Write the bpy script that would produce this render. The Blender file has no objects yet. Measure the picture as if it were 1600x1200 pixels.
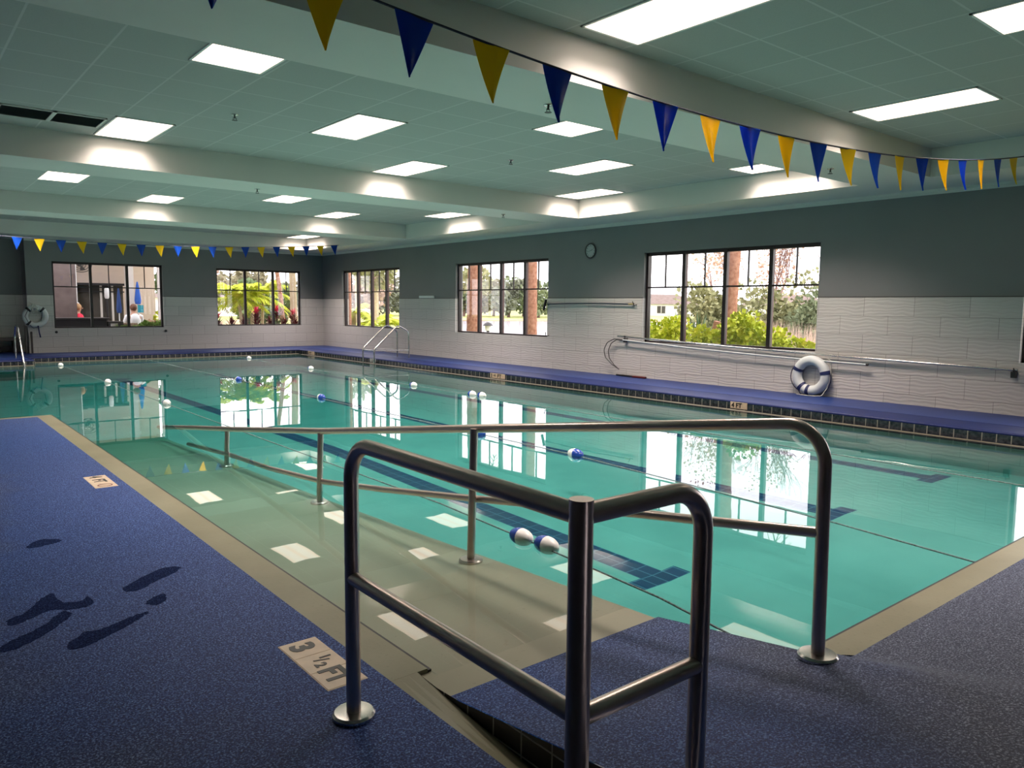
import bpy, math, random
from mathutils import Vector, Matrix
random.seed(7)
SC = bpy.context.scene
COL = SC.collection
H = 1.435            # eye height above the near deck; all geometry below is given with z measured from the eye

# ------------------------------------------------------------------ camera, sky, exposure
cd = bpy.data.cameras.new('camera'); cam = bpy.data.objects.new('camera', cd); COL.objects.link(cam)
cd.sensor_width = 36; cd.lens = 26.874; cd.clip_start = 0.05; cd.clip_end = 1000
cam.matrix_world = Matrix(((0.773068, 0.057071, -0.63175, 0), (-0.634254, 0.084195, -0.768526, 0),
                           (0.00933, 0.994814, 0.101285, H), (0, 0, 0, 1)))
SC.camera = cam
SC.view_settings.view_transform = 'Standard'; SC.view_settings.look = 'None'
SC.view_settings.gamma = 1; SC.view_settings.use_curve_mapping = False
SC.view_settings.exposure = 0.72
SKY = 3.0; LAMP = 2.2; GLOW = 42.0
w = bpy.data.worlds.new('overcast'); SC.world = w; w.use_nodes = True
nt = w.node_tree; nt.nodes.clear()
wo = nt.nodes.new('ShaderNodeOutputWorld'); wb = nt.nodes.new('ShaderNodeBackground')
nz = nt.nodes.new('ShaderNodeTexNoise'); nz.inputs['Scale'].default_value = 1.6; nz.inputs['Detail'].default_value = 3
cr = nt.nodes.new('ShaderNodeValToRGB')
cr.color_ramp.elements[0].position = .35; cr.color_ramp.elements[0].color = (.88, .83, .90, 1)
cr.color_ramp.elements[1].position = .65; cr.color_ramp.elements[1].color = (1, .93, .97, 1)
tc = nt.nodes.new('ShaderNodeTexCoord')
nt.links.new(tc.outputs['Generated'], nz.inputs['Vector']); nt.links.new(nz.outputs['Fac'], cr.inputs['Fac'])
nt.links.new(cr.outputs['Color'], wb.inputs['Color']); wb.inputs['Strength'].default_value = SKY
nt.links.new(wb.outputs[0], wo.inputs['Surface'])
SC.cycles.max_bounces = 10; SC.cycles.diffuse_bounces = 5; SC.cycles.glossy_bounces = 5
SC.cycles.transparent_max_bounces = 24; SC.cycles.caustics_reflective = False; SC.cycles.caustics_refractive = False
SC.cycles.sample_clamp_indirect = 6
SC.cycles.use_denoising = True

# ------------------------------------------------------------------ helpers
BASE = {}
def link(o, parent=None, base=(0, 0, 0)):
    COL.objects.link(o)
    if parent is not None:
        o.parent = parent; pb = BASE[parent]
        o.location = [base[i] - pb[i] for i in range(3)]
    else:
        o.location = (base[0], base[1], base[2] + H)
    BASE[o] = tuple(base)
def tag(o, label=None, cat=None, group=None, kind=None):
    if label: o['label'] = label
    if cat: o['category'] = cat
    if group: o['group'] = group
    if kind: o['kind'] = kind
    return o
def thing(name, label, cat, base, group=None):
    o = bpy.data.objects.new(name, None); o.empty_display_size = .1
    link(o, None, base); return tag(o, label, cat, group)

class MB:
    def __init__(s): s.v = []; s.f = []; s.m = []
    def add(s, vs, fs, mi=0):
        n = len(s.v); s.v += [tuple(p) for p in vs]
        for f in fs: s.f.append([i + n for i in f]); s.m.append(mi)
        return s
    def box(s, x0, x1, y0, y1, z0, z1, mi=0):
        v = [(x, y, z) for z in (z0, z1) for y in (y0, y1) for x in (x0, x1)]
        return s.add(v, [(0, 2, 3, 1), (4, 5, 7, 6), (0, 1, 5, 4), (2, 6, 7, 3), (0, 4, 6, 2), (1, 3, 7, 5)], mi)
    def obox(s, c, u, v, n, su, sv, sn, mi=0):
        c, u, v, n = map(Vector, (c, u, v, n)); P = []
        for k in (-1, 1):
            for j in (-1, 1):
                for i in (-1, 1): P.append(c + u * i * su / 2 + v * j * sv / 2 + n * k * sn / 2)
        return s.add(P, [(0, 2, 3, 1), (4, 5, 7, 6), (0, 1, 5, 4), (2, 6, 7, 3), (0, 4, 6, 2), (1, 3, 7, 5)], mi)
    def quad(s, *p, mi=0): return s.add(p, [tuple(range(len(p)))], mi)
    def prism(s, poly, z0, z1, mi=0):
        n = len(poly)
        v = [(x, y, z0) for x, y in poly] + [(x, y, z1) for x, y in poly]
        f = [tuple(reversed(range(n))), tuple(range(n, 2 * n))] + [(i, (i + 1) % n, (i + 1) % n + n, i + n) for i in range(n)]
        return s.add(v, f, mi)
    def tube(s, path, r, seg=14, closed=False, caps=True, mi=0):
        P = [Vector(p) for p in path]; n = len(P); rr = r if isinstance(r, (list, tuple)) else [r] * n
        T = []
        for i in range(n):
            a = P[i - 1] if (i or closed) else P[i]; b = P[(i + 1) % n] if (i < n - 1 or closed) else P[i]
            T.append((b - a).normalized())
        up = Vector((0, 0, 1)) if abs(T[0].z) < .9 else Vector((1, 0, 0))
        N = (up - T[0] * up.dot(T[0])).normalized(); vs = []
        for i in range(n):
            N = (N - T[i] * N.dot(T[i])).normalized(); B = T[i].cross(N)
            for k in range(seg):
                a = 2 * math.pi * k / seg
                vs.append(P[i] + (N * math.cos(a) + B * math.sin(a)) * rr[i])
        fs = []
        for i in range(n if closed else n - 1):
            j = (i + 1) % n
            for k in range(seg):
                k2 = (k + 1) % seg
                fs.append((i * seg + k, i * seg + k2, j * seg + k2, j * seg + k))
        if caps and not closed:
            fs.append(tuple(reversed(range(seg)))); fs.append(tuple((n - 1) * seg + k for k in range(seg)))
        return s.add(vs, fs, mi)
    def lathe(s, c, axis, prof, seg=24, mi=0):
        ax = Vector(axis).normalized(); up = Vector((0, 0, 1)) if abs(ax.z) < .9 else Vector((1, 0, 0))
        N = (up - ax * up.dot(ax)).normalized(); B = ax.cross(N); c = Vector(c); vs = []; fs = []
        for h, r in prof:
            for k in range(seg):
                a = 2 * math.pi * k / seg; vs.append(c + ax * h + (N * math.cos(a) + B * math.sin(a)) * max(r, 1e-4))
        for i in range(len(prof) - 1):
            for k in range(seg):
                k2 = (k + 1) % seg; fs.append((i * seg + k, i * seg + k2, (i + 1) * seg + k2, (i + 1) * seg + k))
        fs.append(tuple(reversed(range(seg)))); fs.append(tuple((len(prof) - 1) * seg + k for k in range(seg)))
        return s.add(vs, fs, mi)
    def ell(s, c, r, seg=16, ring=10, mi=0, axis=(0, 0, 1)):
        prof = [(-r[2] * math.cos(math.pi * i / ring), r[0] * math.sin(math.pi * i / ring)) for i in range(ring + 1)]
        return s.lathe(c, axis, prof, seg, mi)
    def grid(s, xs, ys, fn, mi=0):
        nx = len(xs); v = [(x, y, fn(x, y)) for y in ys for x in xs]
        f = [(j * nx + i, j * nx + i + 1, (j + 1) * nx + i + 1, (j + 1) * nx + i) for j in range(len(ys) - 1) for i in range(nx - 1)]
        return s.add(v, f, mi)
    def build(s, name, mats, parent=None, base=None, smooth=0, bevel=0, auto=False):
        if base is None:
            if auto and s.v:
                xs, ys, zs = zip(*s.v); base = ((min(xs) + max(xs)) / 2, (min(ys) + max(ys)) / 2, min(zs))
            else: base = BASE[parent] if parent is not None else (0, 0, 0)
        me = bpy.data.meshes.new(name)
        me.from_pydata([(x - base[0], y - base[1], z - base[2]) for x, y, z in s.v], [], s.f)
        for m in (mats if isinstance(mats, (list, tuple)) else [mats]): me.materials.append(m)
        me.polygons.foreach_set('material_index', s.m)
        if smooth:
            me.polygons.foreach_set('use_smooth', [True] * len(me.polygons))
            me.set_sharp_from_angle(angle=math.radians(smooth))
        me.update(); o = bpy.data.objects.new(name, me); link(o, parent, base)
        if bevel:
            b = o.modifiers.new('bevel', 'BEVEL'); b.width = bevel; b.segments = 2; b.limit_method = 'ANGLE'
        return o

def struct(o): o['kind'] = 'structure'; return o
def fillet(pts, r, n=8):
    P = [Vector(p) for p in pts]; out = [P[0]]
    for i in range(1, len(P) - 1):
        a = (P[i - 1] - P[i]); b = (P[i + 1] - P[i]); la, lb = a.length, b.length; a.normalize(); b.normalize()
        ang = a.angle(b)
        if abs(ang - math.pi) < .02: out.append(P[i]); continue
        d = min(r / math.tan(ang / 2), la * .49, lb * .49); rr = d * math.tan(ang / 2)
        c = P[i] + (a + b).normalized() * (rr / math.sin(ang / 2)); p0 = P[i] + a * d; p1 = P[i] + b * d
        v0 = (p0 - c); v1 = (p1 - c)
        for k in range(n + 1): out.append(c + v0.normalized().slerp(v1.normalized(), k / n) * rr)
    out.append(P[-1]); return out

# ------------------------------------------------------------------ materials
class NT:
    def __init__(s, name):
        s.m = bpy.data.materials.new(name); s.m.use_nodes = True; s.t = s.m.node_tree
        s.b = s.t.nodes['Principled BSDF']; s.out = s.t.nodes['Material Output']
    def n(s, typ, **kw):
        x = s.t.nodes.new(typ)
        for k, v in kw.items():
            if k.startswith('_'): setattr(x, k[1:], v)
            else: x.inputs[k.replace('_', ' ')].default_value = v
        return x
    def l(s, a, b): s.t.links.new(a, b)
    def coord(s, scale=(1, 1, 1), loc=(0, 0, 0)):
        c = s.n('ShaderNodeTexCoord'); m = s.n('ShaderNodeMapping'); m.inputs['Scale'].default_value = scale
        m.inputs['Location'].default_value = loc; s.l(c.outputs['Object'], m.inputs['Vector']); return m.outputs[0]
    def swz(s, a, b, la=0, lb=0):
        c = s.n('ShaderNodeTexCoord'); x = s.n('ShaderNodeSeparateXYZ'); s.l(c.outputs['Object'], x.inputs[0])
        y = s.n('ShaderNodeCombineXYZ'); p = s.n('ShaderNodeMath', _operation='ADD'); q = s.n('ShaderNodeMath', _operation='ADD')
        s.l(x.outputs[a], p.inputs[0]); p.inputs[1].default_value = la; s.l(x.outputs[b], q.inputs[0]); q.inputs[1].default_value = lb
        s.l(p.outputs[0], y.inputs[0]); s.l(q.outputs[0], y.inputs[1]); return y.outputs[0]
    def ramp(s, fac, stops):
        r = s.n('ShaderNodeValToRGB'); e = r.color_ramp.elements
        while len(e) < len(stops): e.new(.5)
        for i, (p, c) in enumerate(stops): e[i].position = p; e[i].color = tuple(c) + (1,)
        s.l(fac, r.inputs['Fac']); return r.outputs['Color']
    def noise(s, vec, scale, detail=3, rough=.5):
        x = s.n('ShaderNodeTexNoise', Scale=scale, Detail=detail, Roughness=rough); s.l(vec, x.inputs['Vector']); return x.outputs['Fac']
    def mix(s, f, a, b, mode='MIX'):
        x = s.n('ShaderNodeMix', _data_type='RGBA', _blend_type=mode)
        for k, v in ((0, f), (6, a), (7, b)):
            if hasattr(v, 'links'): s.l(v, x.inputs[k])
            else: x.inputs[k].default_value = v if k == 0 else tuple(v) + (1,)
        return x.outputs[2]
    def bump(s, h, strength=.3, dist=.01):
        x = s.n('ShaderNodeBump', Strength=strength, Distance=dist); s.l(h, x.inputs['Height']); s.l(x.outputs[0], s.b.inputs['Normal'])
def pm(name, col, rough=.5, metal=0, var=0, scale=8, spec=.5, bump=0, bscale=60):
    t = NT(name); b = t.b; b.inputs['Roughness'].default_value = rough; b.inputs['Metallic'].default_value = metal
    b.inputs['Specular IOR Level'].default_value = spec
    b.inputs['Base Color'].default_value = tuple(col) + (1,)
    if var:
        f = t.noise(t.coord(), scale)
        t.l(t.ramp(f, [(.3, [c * (1 - var) for c in col]), (.7, [min(1, c * (1 + var)) for c in col])]), b.inputs['Base Color'])
    if bump: t.bump(t.noise(t.coord(), bscale, 2), bump, .005)
    return t.m

M = {}
def deck_material(name, c0, c1, c2, rough, greyed=True):
    t = NT(name); v = t.coord()
    big = t.noise(v, .55, 3, .6); fine = t.noise(v, 130, 2, .75); mid = t.noise(v, 110, 2, .6)
    base = t.ramp(fine, [(.34, c0), (.52, c1), (.66, c2)]); t.b.inputs['Specular IOR Level'].default_value = .22
    if greyed:   # mixed to grey towards the near end, less beside the pool edge
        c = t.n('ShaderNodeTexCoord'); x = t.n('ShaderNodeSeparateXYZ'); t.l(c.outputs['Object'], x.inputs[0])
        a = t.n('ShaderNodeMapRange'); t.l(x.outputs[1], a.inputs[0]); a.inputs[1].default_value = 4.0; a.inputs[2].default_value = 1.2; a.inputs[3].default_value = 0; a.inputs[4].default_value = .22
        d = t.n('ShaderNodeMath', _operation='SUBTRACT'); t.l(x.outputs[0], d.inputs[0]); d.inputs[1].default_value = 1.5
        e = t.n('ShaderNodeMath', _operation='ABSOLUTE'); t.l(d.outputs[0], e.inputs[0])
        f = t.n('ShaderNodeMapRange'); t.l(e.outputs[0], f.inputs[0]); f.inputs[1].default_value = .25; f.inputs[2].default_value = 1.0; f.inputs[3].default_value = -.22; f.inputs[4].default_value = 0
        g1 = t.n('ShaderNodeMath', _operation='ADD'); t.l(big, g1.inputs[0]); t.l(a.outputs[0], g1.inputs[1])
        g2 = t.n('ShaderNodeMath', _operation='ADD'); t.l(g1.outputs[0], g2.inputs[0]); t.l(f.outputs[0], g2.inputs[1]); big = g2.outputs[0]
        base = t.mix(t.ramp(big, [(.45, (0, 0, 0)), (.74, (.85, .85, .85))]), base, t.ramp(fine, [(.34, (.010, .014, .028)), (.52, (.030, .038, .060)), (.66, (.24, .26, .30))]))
    t.l(base, t.b.inputs['Base Color']); t.b.inputs['Roughness'].default_value = rough
    t.bump(mid, .55, .004)
    if not greyed: t.b.inputs['Specular IOR Level'].default_value = .05
    return t.m
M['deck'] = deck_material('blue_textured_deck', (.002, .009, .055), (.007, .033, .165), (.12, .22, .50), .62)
M['deck_far'] = pm('blue_deck_paint', (.014, .034, .15), .45, spec=.25, var=.12, scale=5, bump=.1, bscale=90)
M['nosing'] = pm('blue_nosing_paint', (.006, .015, .085), .5, var=.15, scale=5, spec=.2)
def cream():
    t = NT('cream_plaster'); v = t.coord(); a = t.noise(v, 2.5, 5); b = t.noise(v, 55, 2, .6)
    c = t.ramp(a, [(.3, (.155, .148, .085)), (.7, (.205, .195, .12))])
    c = t.mix(t.ramp(b, [(.64, (0, 0, 0)), (.74, (.6, .6, .6))]), c, (.12, .11, .06)); t.l(c, t.b.inputs['Base Color'])
    t.b.inputs['Roughness'].default_value = .45; t.bump(b, .15, .003); return t.m
M['cream'] = cream()
M['black'] = pm('black_gap', (.004, .004, .005), .5)

def floor_material():
    # pool plaster with dark blue lane markings of small glazed tiles laid in it
    t = NT('pool_plaster'); c = t.n('ShaderNodeTexCoord'); x = t.n('ShaderNodeSeparateXYZ'); t.l(c.outputs['Object'], x.inputs[0])
    X, Y = x.outputs[0], x.outputs[1]
    def mth(op, a, b=None, cl=False):
        m = t.n('ShaderNodeMath', _operation=op, _use_clamp=cl)
        for k, q in enumerate((a, b)):
            if q is None: continue
            if hasattr(q, 'links'): t.l(q, m.inputs[k])
            else: m.inputs[k].default_value = q
        return m.outputs[0]
    def rect(cx, hx, y0, y1):
        a = mth('LESS_THAN', mth('ABSOLUTE', mth('SUBTRACT', X, cx)), hx)
        return mth('MULTIPLY', mth('MULTIPLY', a, mth('GREATER_THAN', Y, y0)), mth('LESS_THAN', Y, y1))
    tot = None
    for cx, yt in LANES:
        for r in (rect(cx, .115, yt, 19.3), rect(cx, .25, yt - .10, yt + .06), rect(cx, .25, 19.2, 19.45)):
            tot = r if tot is None else mth('MAXIMUM', tot, r)
    br = t.n('ShaderNodeTexBrick', _offset=0.0, Scale=1.0, Mortar_Size=.005, Brick_Width=.115, Row_Height=.15)
    br.inputs['Color1'].default_value = (.004, .008, .075, 1); br.inputs['Color2'].default_value = (.006, .012, .10, 1)
    br.inputs['Mortar'].default_value = (.14, .18, .27, 1)
    cb = t.n('ShaderNodeCombineXYZ'); t.l(mth('SUBTRACT', X, LANES[0][0]), cb.inputs[0]); t.l(Y, cb.inputs[1]); t.l(cb.outputs[0], br.inputs['Vector'])
    f = t.noise(t.coord(), 1.3, 4); pl = t.ramp(f, [(.3, (.30, .345, .31)), (.7, (.41, .44, .395))])
    t.l(t.mix(tot, pl, br.outputs['Color']), t.b.inputs['Base Color']); t.b.inputs['Roughness'].default_value = .6
    return t.m
LANES = [(4.15, 3.40), (6.30, 3.25), (8.45, 3.30)]
M['plaster'] = floor_material()
def ramp_mat():
    t = NT('sand_plaster'); v = t.coord(); a = t.noise(v, 1.2, 4); b = t.noise(v, 40, 2, .6)
    c = t.ramp(a, [(.3, (.21, .205, .135)), (.7, (.275, .265, .185))])
    c = t.mix(t.ramp(b, [(.68, (0, 0, 0)), (.76, (.5, .5, .5))]), c, (.13, .12, .08)); t.l(c, t.b.inputs['Base Color'])
    t.b.inputs['Roughness'].default_value = .5; return t.m
M['ramp'] = ramp_mat()

def water():
    t = NT('pool_water'); t.t.nodes.remove(t.b)
    g = t.n('ShaderNodeNewGeometry')
    dt = t.n('ShaderNodeVectorMath', _operation='DOT_PRODUCT'); t.l(g.outputs['Normal'], dt.inputs[0]); t.l(g.outputs['Incoming'], dt.inputs[1])
    def mth(op, a, b=None):
        m = t.n('ShaderNodeMath', _operation=op)
        for k, q in enumerate((a, b)):
            if q is None: continue
            if hasattr(q, 'links'): t.l(q, m.inputs[k])
            else: m.inputs[k].default_value = q
        return m.outputs[0]
    k = mth('POWER', mth('SUBTRACT', 1.0, mth('ABSOLUTE', dt.outputs['Value'])), 5.0)
    F = mth('ADD', mth('MULTIPLY', k, .98), .02)
    tr = t.n('ShaderNodeBsdfTransparent'); gl = t.n('ShaderNodeBsdfGlossy', Roughness=0.0); mx = t.n('ShaderNodeMixShader')
    nf = t.noise(t.coord((1, .6, 1)), 2.2, 2); bp = t.n('ShaderNodeBump', Strength=.05, Distance=.012)
    t.l(nf, bp.inputs['Height']); t.l(bp.outputs[0], gl.inputs['Normal'])
    t.l(F, mx.inputs[0]); t.l(tr.outputs[0], mx.inputs[1]); t.l(gl.outputs[0], mx.inputs[2]); t.l(mx.outputs[0], t.out.inputs['Surface'])
    ab = t.n('ShaderNodeVolumeAbsorption', Density=1.9); ab.inputs['Color'].default_value = (.41, .83, .83, 1)
    t.l(ab.outputs[0], t.out.inputs['Volume']); return t.m
M['water'] = water()

def tile_wall(name, a, b, la, lb):
    t = NT(name); v = t.swz(a, b, la, lb)
    br = t.n('ShaderNodeTexBrick', _offset=0.5, Scale=1.0, Mortar_Size=.0035, Brick_Width=.715, Row_Height=.2755)
    br.inputs['Color1'].default_value = (.54, .52, .495, 1); br.inputs['Color2'].default_value = (.58, .555, .53, 1)
    br.inputs['Mortar'].default_value = (.27, .25, .235, 1); br.inputs['Mortar Smooth'].default_value = .2; t.l(v, br.inputs['Vector'])
    sc = t.n('ShaderNodeMapping'); sc.inputs['Scale'].default_value = (.55, 1, 1); t.l(v, sc.inputs['Vector'])
    wv = t.n('ShaderNodeTexWave', _bands_direction='Y', Scale=6.6, Distortion=6.0, Detail=1.0, Detail_Scale=1.1, Detail_Roughness=.4)
    t.l(sc.outputs[0], wv.inputs['Vector'])
    t.l(t.mix(.32, br.outputs['Color'], t.ramp(wv.outputs['Fac'], [(0, (.80, .78, .76)), (.25, (1, 1, 1)), (1, (1, 1, 1))]), 'MULTIPLY'), t.b.inputs['Base Color'])
    t.b.inputs['Roughness'].default_value = .32
    ad = t.n('ShaderNodeMath', _operation='SUBTRACT'); t.l(wv.outputs['Fac'], ad.inputs[0]); t.l(br.outputs['Fac'], ad.inputs[1])
    t.bump(ad.outputs[0], .27, .008); return t.m
M['tile_y'] = tile_wall('wavy_wall_tile', 1, 2, -.47, -.179 + 8 * .2755)
M['tile_x'] = tile_wall('wavy_wall_tile_far', 0, 2, .1, -.179 + 8 * .2755)
M['paint'] = pm('grey_wall_paint', (.185, .187, .192), .5, var=.04, scale=1.2)
M['soffit'] = pm('soffit_paint', (.60, .59, .565), .55, var=.03, scale=1)
def grid_mat(px, py):
    t = NT('ceiling_tile'); v = t.swz(0, 1, px, py)
    br = t.n('ShaderNodeTexBrick', _offset=0.0, Scale=1.0, Mortar_Size=.009, Brick_Width=.61, Row_Height=.61)
    br.inputs['Color1'].default_value = (.37, .385, .375, 1); br.inputs['Color2'].default_value = (.385, .40, .39, 1)
    br.inputs['Mortar'].default_value = (.50, .51, .50, 1); t.l(v, br.inputs['Vector'])
    sp = t.noise(t.coord(), 180, 2)
    t.l(t.mix(.25, br.outputs['Color'], t.ramp(sp, [(.35, (.7, .7, .7)), (.5, (1, 1, 1))]), 'MULTIPLY'), t.b.inputs['Base Color'])
    t.b.inputs['Roughness'].default_value = .8; t.bump(br.outputs['Fac'], .3, .01); return t.m
def small_tile(name, a, b, wd, ht, la, lb, c1, c2, gr, rough=.15, ms=.006):
    t = NT(name); v = t.swz(a, b, la, lb)
    br = t.n('ShaderNodeTexBrick', _offset=0.0, Scale=1.0, Mortar_Size=ms, Brick_Width=wd, Row_Height=ht)
    br.inputs['Mortar'].default_value = tuple(gr) + (1,); t.l(v, br.inputs['Vector'])
    nn = t.noise(t.coord(), 22, 3, .6); cc = t.ramp(nn, [(.35, c1), (.65, c2)])
    t.l(t.mix(br.outputs['Fac'], cc, gr), t.b.inputs['Base Color']); t.b.inputs['Roughness'].default_value = rough
    t.bump(br.outputs['Fac'], -.3, .004); return t.m
M['slate_y'] = small_tile('slate_tile', 1, 2, .147, .3, .02, .15 + .15, (.012, .016, .022), (.05, .058, .07), (.26, .25, .22))
M['slate_x'] = small_tile('slate_tile_far', 0, 2, .147, .3, .02, .15 + .15, (.012, .016, .022), (.05, .058, .07), (.26, .25, .22))
M['navy_tile'] = small_tile('navy_tile', 1, 2, .15, .08, .13, 3.0, (.0015, .002, .007), (.003, .004, .012), (.36, .36, .34), .28, ms=.0035)
def steel():
    t = NT('brushed_steel'); t.b.inputs['Metallic'].default_value = 1
    f = t.noise(t.coord((1, 1, 1)), 6, 4, .6); t.l(t.ramp(f, [(.3, (.52, .43, .385)), (.7, (.60, .505, .46))]), t.b.inputs['Base Color'])  # brown of the reflected surroundings is tinted into the steel colour
    t.b.inputs['Roughness'].default_value = .31; return t.m
M['steel'] = steel()
M['bright_steel'] = pm('polished_steel', (.62, .60, .57), .22, 1)
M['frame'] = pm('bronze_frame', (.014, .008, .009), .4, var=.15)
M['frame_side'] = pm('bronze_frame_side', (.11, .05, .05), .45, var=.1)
def glass():
    t = NT('window_glass'); t.t.nodes.remove(t.b); g = t.n('ShaderNodeNewGeometry'); dt = t.n('ShaderNodeVectorMath', _operation='DOT_PRODUCT'); t.l(g.outputs['Normal'], dt.inputs[0]); t.l(g.outputs['Incoming'], dt.inputs[1])
    def mth(op, a, b=None):
        m = t.n('ShaderNodeMath', _operation=op)
        for k, q in enumerate((a, b)):
            if q is None: continue
            if hasattr(q, 'links'): t.l(q, m.inputs[k])
            else: m.inputs[k].default_value = q
        return m.outputs[0]
    F = mth('ADD', mth('MULTIPLY', mth('POWER', mth('SUBTRACT', 1.0, mth('ABSOLUTE', dt.outputs['Value'])), 5.0), .96), .04)
    tr = t.n('ShaderNodeBsdfTransparent'); tr.inputs[0].default_value = (.97, .98, .975, 1); gl = t.n('ShaderNodeBsdfGlossy', Roughness=0.0); mx = t.n('ShaderNodeMixShader')
    t.l(F, mx.inputs[0]); t.l(tr.outputs[0], mx.inputs[1]); t.l(gl.outputs[0], mx.inputs[2]); t.l(mx.outputs[0], t.out.inputs['Surface']); return t.m
M['glass'] = glass()
def lamp_mat():
    t = NT('lit_diffuser'); v = t.n('ShaderNodeTexCoord'); x = t.n('ShaderNodeSeparateXYZ'); t.l(v.outputs['Object'], x.inputs[0])
    m = t.n('ShaderNodeMath', _operation='MULTIPLY'); m.inputs[1].default_value = 2 * math.pi / .27; t.l(x.outputs[0], m.inputs[0])
    c = t.n('ShaderNodeMath', _operation='COSINE'); t.l(m.outputs[0], c.inputs[0])
    col = t.ramp(c.outputs[0], [(0, (1, .86, .74)), (1, (1, .72, .55))])
    t.b.inputs['Base Color'].default_value = (.8, .8, .8, 1); t.l(col, t.b.inputs['Emission Color']); t.b.inputs['Emission Strength'].default_value = LAMP
    return t.m
M['lamp'] = lamp_mat()
M['white'] = pm('white_plastic', (.75, .76, .75), .4)
M['offwhite'] = pm('offwhite_foam', (.62, .66, .66), .45, var=.05, scale=6)
M['navy'] = pm('navy_webbing', (.012, .02, .09), .5)
M['rope'] = pm('white_rope', (.6, .6, .56), .8, bump=.6, bscale=150)
M['rope_dark'] = pm('lane_rope', (.10, .16, .16), .6, var=.6, scale=60)
M['blue_float'] = pm('blue_float_plastic', (.015, .06, .35), .25)
def vinyl(name, col):
    t = NT(name); t.b.inputs['Base Color'].default_value = tuple(col) + (1,); t.b.inputs['Roughness'].default_value = .2
    t.bump(t.noise(t.coord(), 14, 2), .25, .004); tl = t.n('ShaderNodeBsdfTranslucent'); tl.inputs[0].default_value = tuple(col) + (1,)
    mx = t.n('ShaderNodeMixShader'); mx.inputs[0].default_value = .5; t.l(t.b.outputs[0], mx.inputs[1]); t.l(tl.outputs[0], mx.inputs[2]); t.l(mx.outputs[0], t.out.inputs['Surface']); return t.m
M['flag_blue'] = vinyl('blue_vinyl_pennant', (.012, .085, .50)); M['flag_yellow'] = vinyl('yellow_vinyl_pennant', (.85, .62, .02))
M['dark'] = pm('black_plastic', (.012, .012, .014), .4)
M['grey_dark'] = pm('dark_grey_vinyl', (.05, .045, .042), .5, var=.1)
M['marker'] = pm('beige_marker_tile', (.62, .50, .37), .35, var=.12, scale=12)
M['ink'] = pm('black_lettering', (.01, .009, .009), .4)
M['cordblue'] = pm('navy_cord', (.01, .014, .05), .6)

# ------------------------------------------------------------------ setting: levels
ZW, ZD, ZR, ZS, ZC, ZT = -1.455, -1.437, -1.345, 1.64, 1.98, .179
XW, YF = 11.233, 23.483
def ramp_z(y): return -1.447 + .14 * (2.23 - y)
def deck_h(x, y):
    a = ramp_z(min(y, 2.23)); b = ZD + .25 * max(0, 1.45 - y); b = min(b, a)
    t = min(1, max(0, (x - 2.74) / .32)); t = t * t * (3 - 2 * t)
    far = min(1, max(0, (x - 4.5) / 4)); b = b * (1 - far) + ZD * far
    z = a * (1 - t) + b * t
    return max(min(z, -1.2), -1.447)
def fr(a, b, n): return [a + (b - a) * i / n for i in range(n + 1)]

g = MB()   # near left deck
g.box(-3.5, 1.43, -4, 11.1, -1.75, ZD)
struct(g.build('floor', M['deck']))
g = MB(); ys = fr(-4, 1.45, 44)
g.grid(fr(2.74, 3.06, 6) + fr(3.2, 9.5, 24) + [11.24], ys, deck_h)
g.grid([1.555, 1.8, 2.1, 2.45, 2.74], fr(-4, 1.45, 44) + [1.6, 1.8, 2.0, 2.235], deck_h)
for xs_, y_ in (([2.74, 2.9, 3.06, 4.5, 9.5], 1.45), ([1.555, 2.1, 2.74], 2.235)):
    for a, b in zip(xs_, xs_[1:]): g.quad((a, y_, -1.9), (b, y_, -1.9), (b, y_, deck_h(b, y_)), (a, y_, deck_h(a, y_)))
g.quad((2.74, 1.45, -1.9), (2.74, 2.235, -1.9), (2.74, 2.235, deck_h(2.74, 2.235)), (2.74, 1.45, deck_h(2.74, 1.45)))
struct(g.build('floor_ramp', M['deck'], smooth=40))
g = MB()   # cream lip of the gutter, left side and near side
g.box(1.43, 1.60, 2.46, 11.1, -1.9, -1.440)
def lipz(x, y): t = (x - 1.43) / .12; return -1.4405 - t * .078 * (2.46 - y)
g.grid([1.43, 1.47, 1.51, 1.552], fr(-4, 2.46, 20), lipz)
g.box(-2.5, 1.60, 11.1, 11.26, -1.9, -1.442)
g.box(2.76, 9.5, 1.45, 1.598, -1.9, -1.441)
struct(g.build('trim_1', M['cream']))
g = MB()   # dark slot of the gutter
g.box(1.60, 1.618, 2.46, 11.27, -1.475, -1.447); g.box(-2.5, 1.6, 11.26, 11.28, -1.475, -1.447); g.box(2.8, 9.5, 1.598, 1.615, -1.475, -1.447)
g.box(9.29, 9.33, 1.6, 20.9, -1.47, -1.4515); g.box(9.40, 9.51, 1.6, 21.1, -1.60, -1.46)
struct(g.build('trim_2', M['black']))
g = MB()   # tiled side of the dry ramp
n = 24
for i in range(n):
    y0, y1 = -1 + 3.46 * i / n, -1 + 3.46 * (i + 1) / n
    z0, z1 = max(deck_h(1.56, min(y0, 2.235)), lipz(1.55, y0) ), max(deck_h(1.56, min(y1, 2.235)), lipz(1.55, y1))
    g.quad((1.55, y1, -1.9), (1.55, y0, -1.9), (1.55, y0, z0), (1.55, y1, z1))
struct(g.build('trim_3', M['navy_tile']))
g = MB()   # cream lip at the right and far walls
g.box(9.33, 9.40, 1.6, 21.0, -1.9, -1.448); g.box(2.6, 9.4, 21.25, 21.42, -1.9, -1.447); g.box(-2.5, 2.62, 20.35, 20.5, -1.9, -1.447)
struct(g.build('trim_4', pm('grey_cream_lip', (.15, .135, .095), .5, var=.2, scale=4)))  # darker, greyer cream than the near lip

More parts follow.
